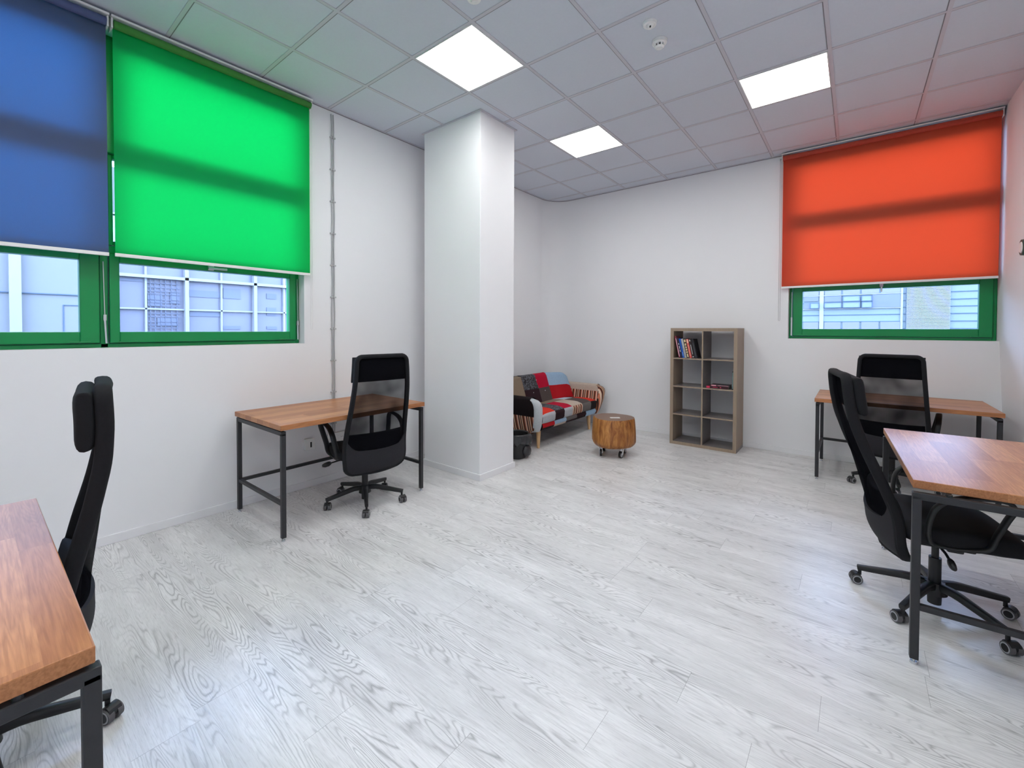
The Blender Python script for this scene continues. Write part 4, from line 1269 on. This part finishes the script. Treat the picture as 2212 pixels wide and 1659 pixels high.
# building opposite the left window (facade plane x = -9)
t = thing('office_building', 'pale building with large gridded panes seen through the lower left windows', 'building', (-9, -4, -3.2))
def LB(name, parts, m, par=t):
    bm = BM()
    for q in parts: box(bm, q[0]+9, q[1]+9, q[2]+4, q[3]+4, q[4]+3.2, q[5]+3.2)
    return obj(name, bm, m, par)
LB('wall', [(-14, -9.0, -18, -4.05, -3.2, 5.3), (-14, -9.25, -4.05, 12, -3.2, 5.1)], CONC)
LB('corner_pier', [(-9.05, -8.85, -5.55, -5.39, -3.2, 5.3)], WFR)
LB('panel_joint', [(-9.02, -8.97, -18, -4.05, 2.135, 2.155), (-9.02, -8.985, -4.81, -4.20, 1.92, 1.935), (-9.02, -8.985, -4.81, -4.795, 1.0, 1.92)], JNT)
LB('glazing', [(-9.26, -9.2, -4.0, 8.0, -0.6, 4.0)], BGLS)
LB('glazing_frame', [(-9.2, -9.05, y-0.04, y+0.04, -0.6, 4.0) for y in (-4.0, -2.63, -1.05, 0.6, 2.2, 3.8, 5.4, 7.0)] + [(-9.2, -9.12, y-0.02, y+0.02, -0.6, 4.0) for y in (-3.42, -1.855, -0.25, 1.4, 3.0, 4.6)] +
        [(-9.2, -9.05, -4.0, 8.0, z-0.035, z+0.035) for z in (-0.5, 2.67, 4.0)] + [(-9.2, -9.12, -4.0, 8.0, z-0.018, z+0.018) for z in (1.91, 1.15, 0.3)], WFR)
LB('lattice_screen', [(-9.16, -9.145, y, y+0.014, 1.1, 2.62) for y in (-3.34,-3.25,-3.14,-3.05,-2.93,-2.82)] + [(-9.16, -9.145, -3.38, -2.76, z, z+0.014) for z in (1.2,1.3,1.45,1.52,1.6,1.72,1.8,1.98,2.06,2.13,2.26,2.33,2.42,2.52)] +
   [(-9.18, -9.165, -3.38, -3.1, 1.98, 2.25), (-9.18, -9.165, -2.95, -2.76, 2.05, 2.35), (-9.18, -9.165, -3.2, -2.8, 1.5, 1.7)], BGLS2)
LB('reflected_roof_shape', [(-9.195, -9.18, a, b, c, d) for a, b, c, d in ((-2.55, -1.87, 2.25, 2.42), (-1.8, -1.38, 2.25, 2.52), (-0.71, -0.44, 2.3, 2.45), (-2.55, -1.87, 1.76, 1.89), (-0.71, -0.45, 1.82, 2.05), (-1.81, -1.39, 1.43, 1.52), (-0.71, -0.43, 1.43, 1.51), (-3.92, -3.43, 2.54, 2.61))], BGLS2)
# building opposite the far window (facade plane y = 20)
t2 = thing('office_building', 'pale blue clad building with louvres seen through the window under the orange blind', 'building', (4, 20, -3.2))
def RB(name, parts, m):
    bm = BM()
    for q in parts: box(bm, q[0]-4, q[1]-4, q[2]-20, q[3]-20, q[4]+3.2, q[5]+3.2)
    return obj(name, bm, m, t2)
RB('wall', [(-16, 22, 20.0, 26, -3.2, 6.6)], CONC2)
RB('panel_joint', [(-16, 7.86 if k % 2 == 0 else 8.0, 19.97, 20.0, z-0.014, z+0.014) for k, z in enumerate((0.6, 0.92, 1.23, 1.54, 1.86, 2.18, 2.487, 2.783, 3.098, 3.404, 3.71, 4.02, 4.33))], JNT)
T1 = [(1.86, 2.46), (2.7, 3.32), (3.39, 4.01), (4.08, 4.69), (4.75, 5.41)]
WIN = [(a, b, 3.14, 3.39) for a, b in T1] + [(a, b, 1.30, 1.84) for a, b in T1] + [(-4+1.2*k, -3.3+1.2*k, z, z+0.6) for k in range(4) for z in (1.25, 2.5, 4.2)] + [(9+1.2*k, 9.7+1.2*k, z, z+0.6) for k in range(6) for z in (1.25, 2.5, 4.2)]
for (a, b, c, d) in WIN: RB('window', [(a, b, 19.95, 19.98, c, d)], BGLS)
for (a, b, c, d) in ((1.86, 2.45, 2.86, 3.10), (2.7, 3.34, 2.81, 3.09), (4.46, 5.41, 2.50, 3.09), (1.86, 2.12, 2.50, 2.78)): RB('window', [(a, b, 19.95, 19.98, c, d)], BGLS2)
RB('window_band_frame', [(1.78, 5.5, 19.93, 20.0, 2.455, 2.485), (1.78, 5.5, 19.93, 20.0, 3.10, 3.13), (2.5, 2.66, 19.94, 20.0, 1.2, 3.45), (5.42, 5.5, 19.94, 20.0, 1.2, 3.45)], WFR)
for (a, b, c, d) in ((3.4, 4.01, 2.82, 3.06), (4.08, 4.44, 2.81, 3.05), (2.7, 3.34, 2.53, 2.77), (3.4, 4.02, 2.52, 2.77), (4.09, 4.45, 2.51, 2.76), (2.14, 2.47, 2.52, 2.77)):
    f = RB('open_casement', [(a, b, 19.86, 19.89, c, d)], CONC2)
    bm = BM(); q = (a-4, b-4, c+3.2, d+3.2)
    for (x0, x1, z0, z1) in ((q[0]-0.015, q[0]+0.01, q[2]-0.015, q[3]+0.015), (q[1]-0.01, q[1]+0.015, q[2]-0.015, q[3]+0.015), (q[0], q[1], q[2]-0.015, q[2]+0.008), (q[0], q[1], q[3]-0.008, q[3]+0.015)): box(bm, x0, x1, -0.16, -0.105, z0, z1)
    obj('casement_frame', bm, JNT, f)
RB('louvre', [(5.61, 6.97, 19.86, 19.95, 0.9+0.0605*k, 0.9+0.0605*k+0.036) for k in range(43)], WFR)
RB('louvre_backing', [(5.60, 6.98, 19.96, 19.985, 0.88, 3.5)], JNT)
for (z0, z1) in ((3.05, 3.39), (2.6, 3.0), (1.63, 1.83)): RB('window', [(7.89, 7.96, 19.95, 19.985, z0, z1)], BGLS2)
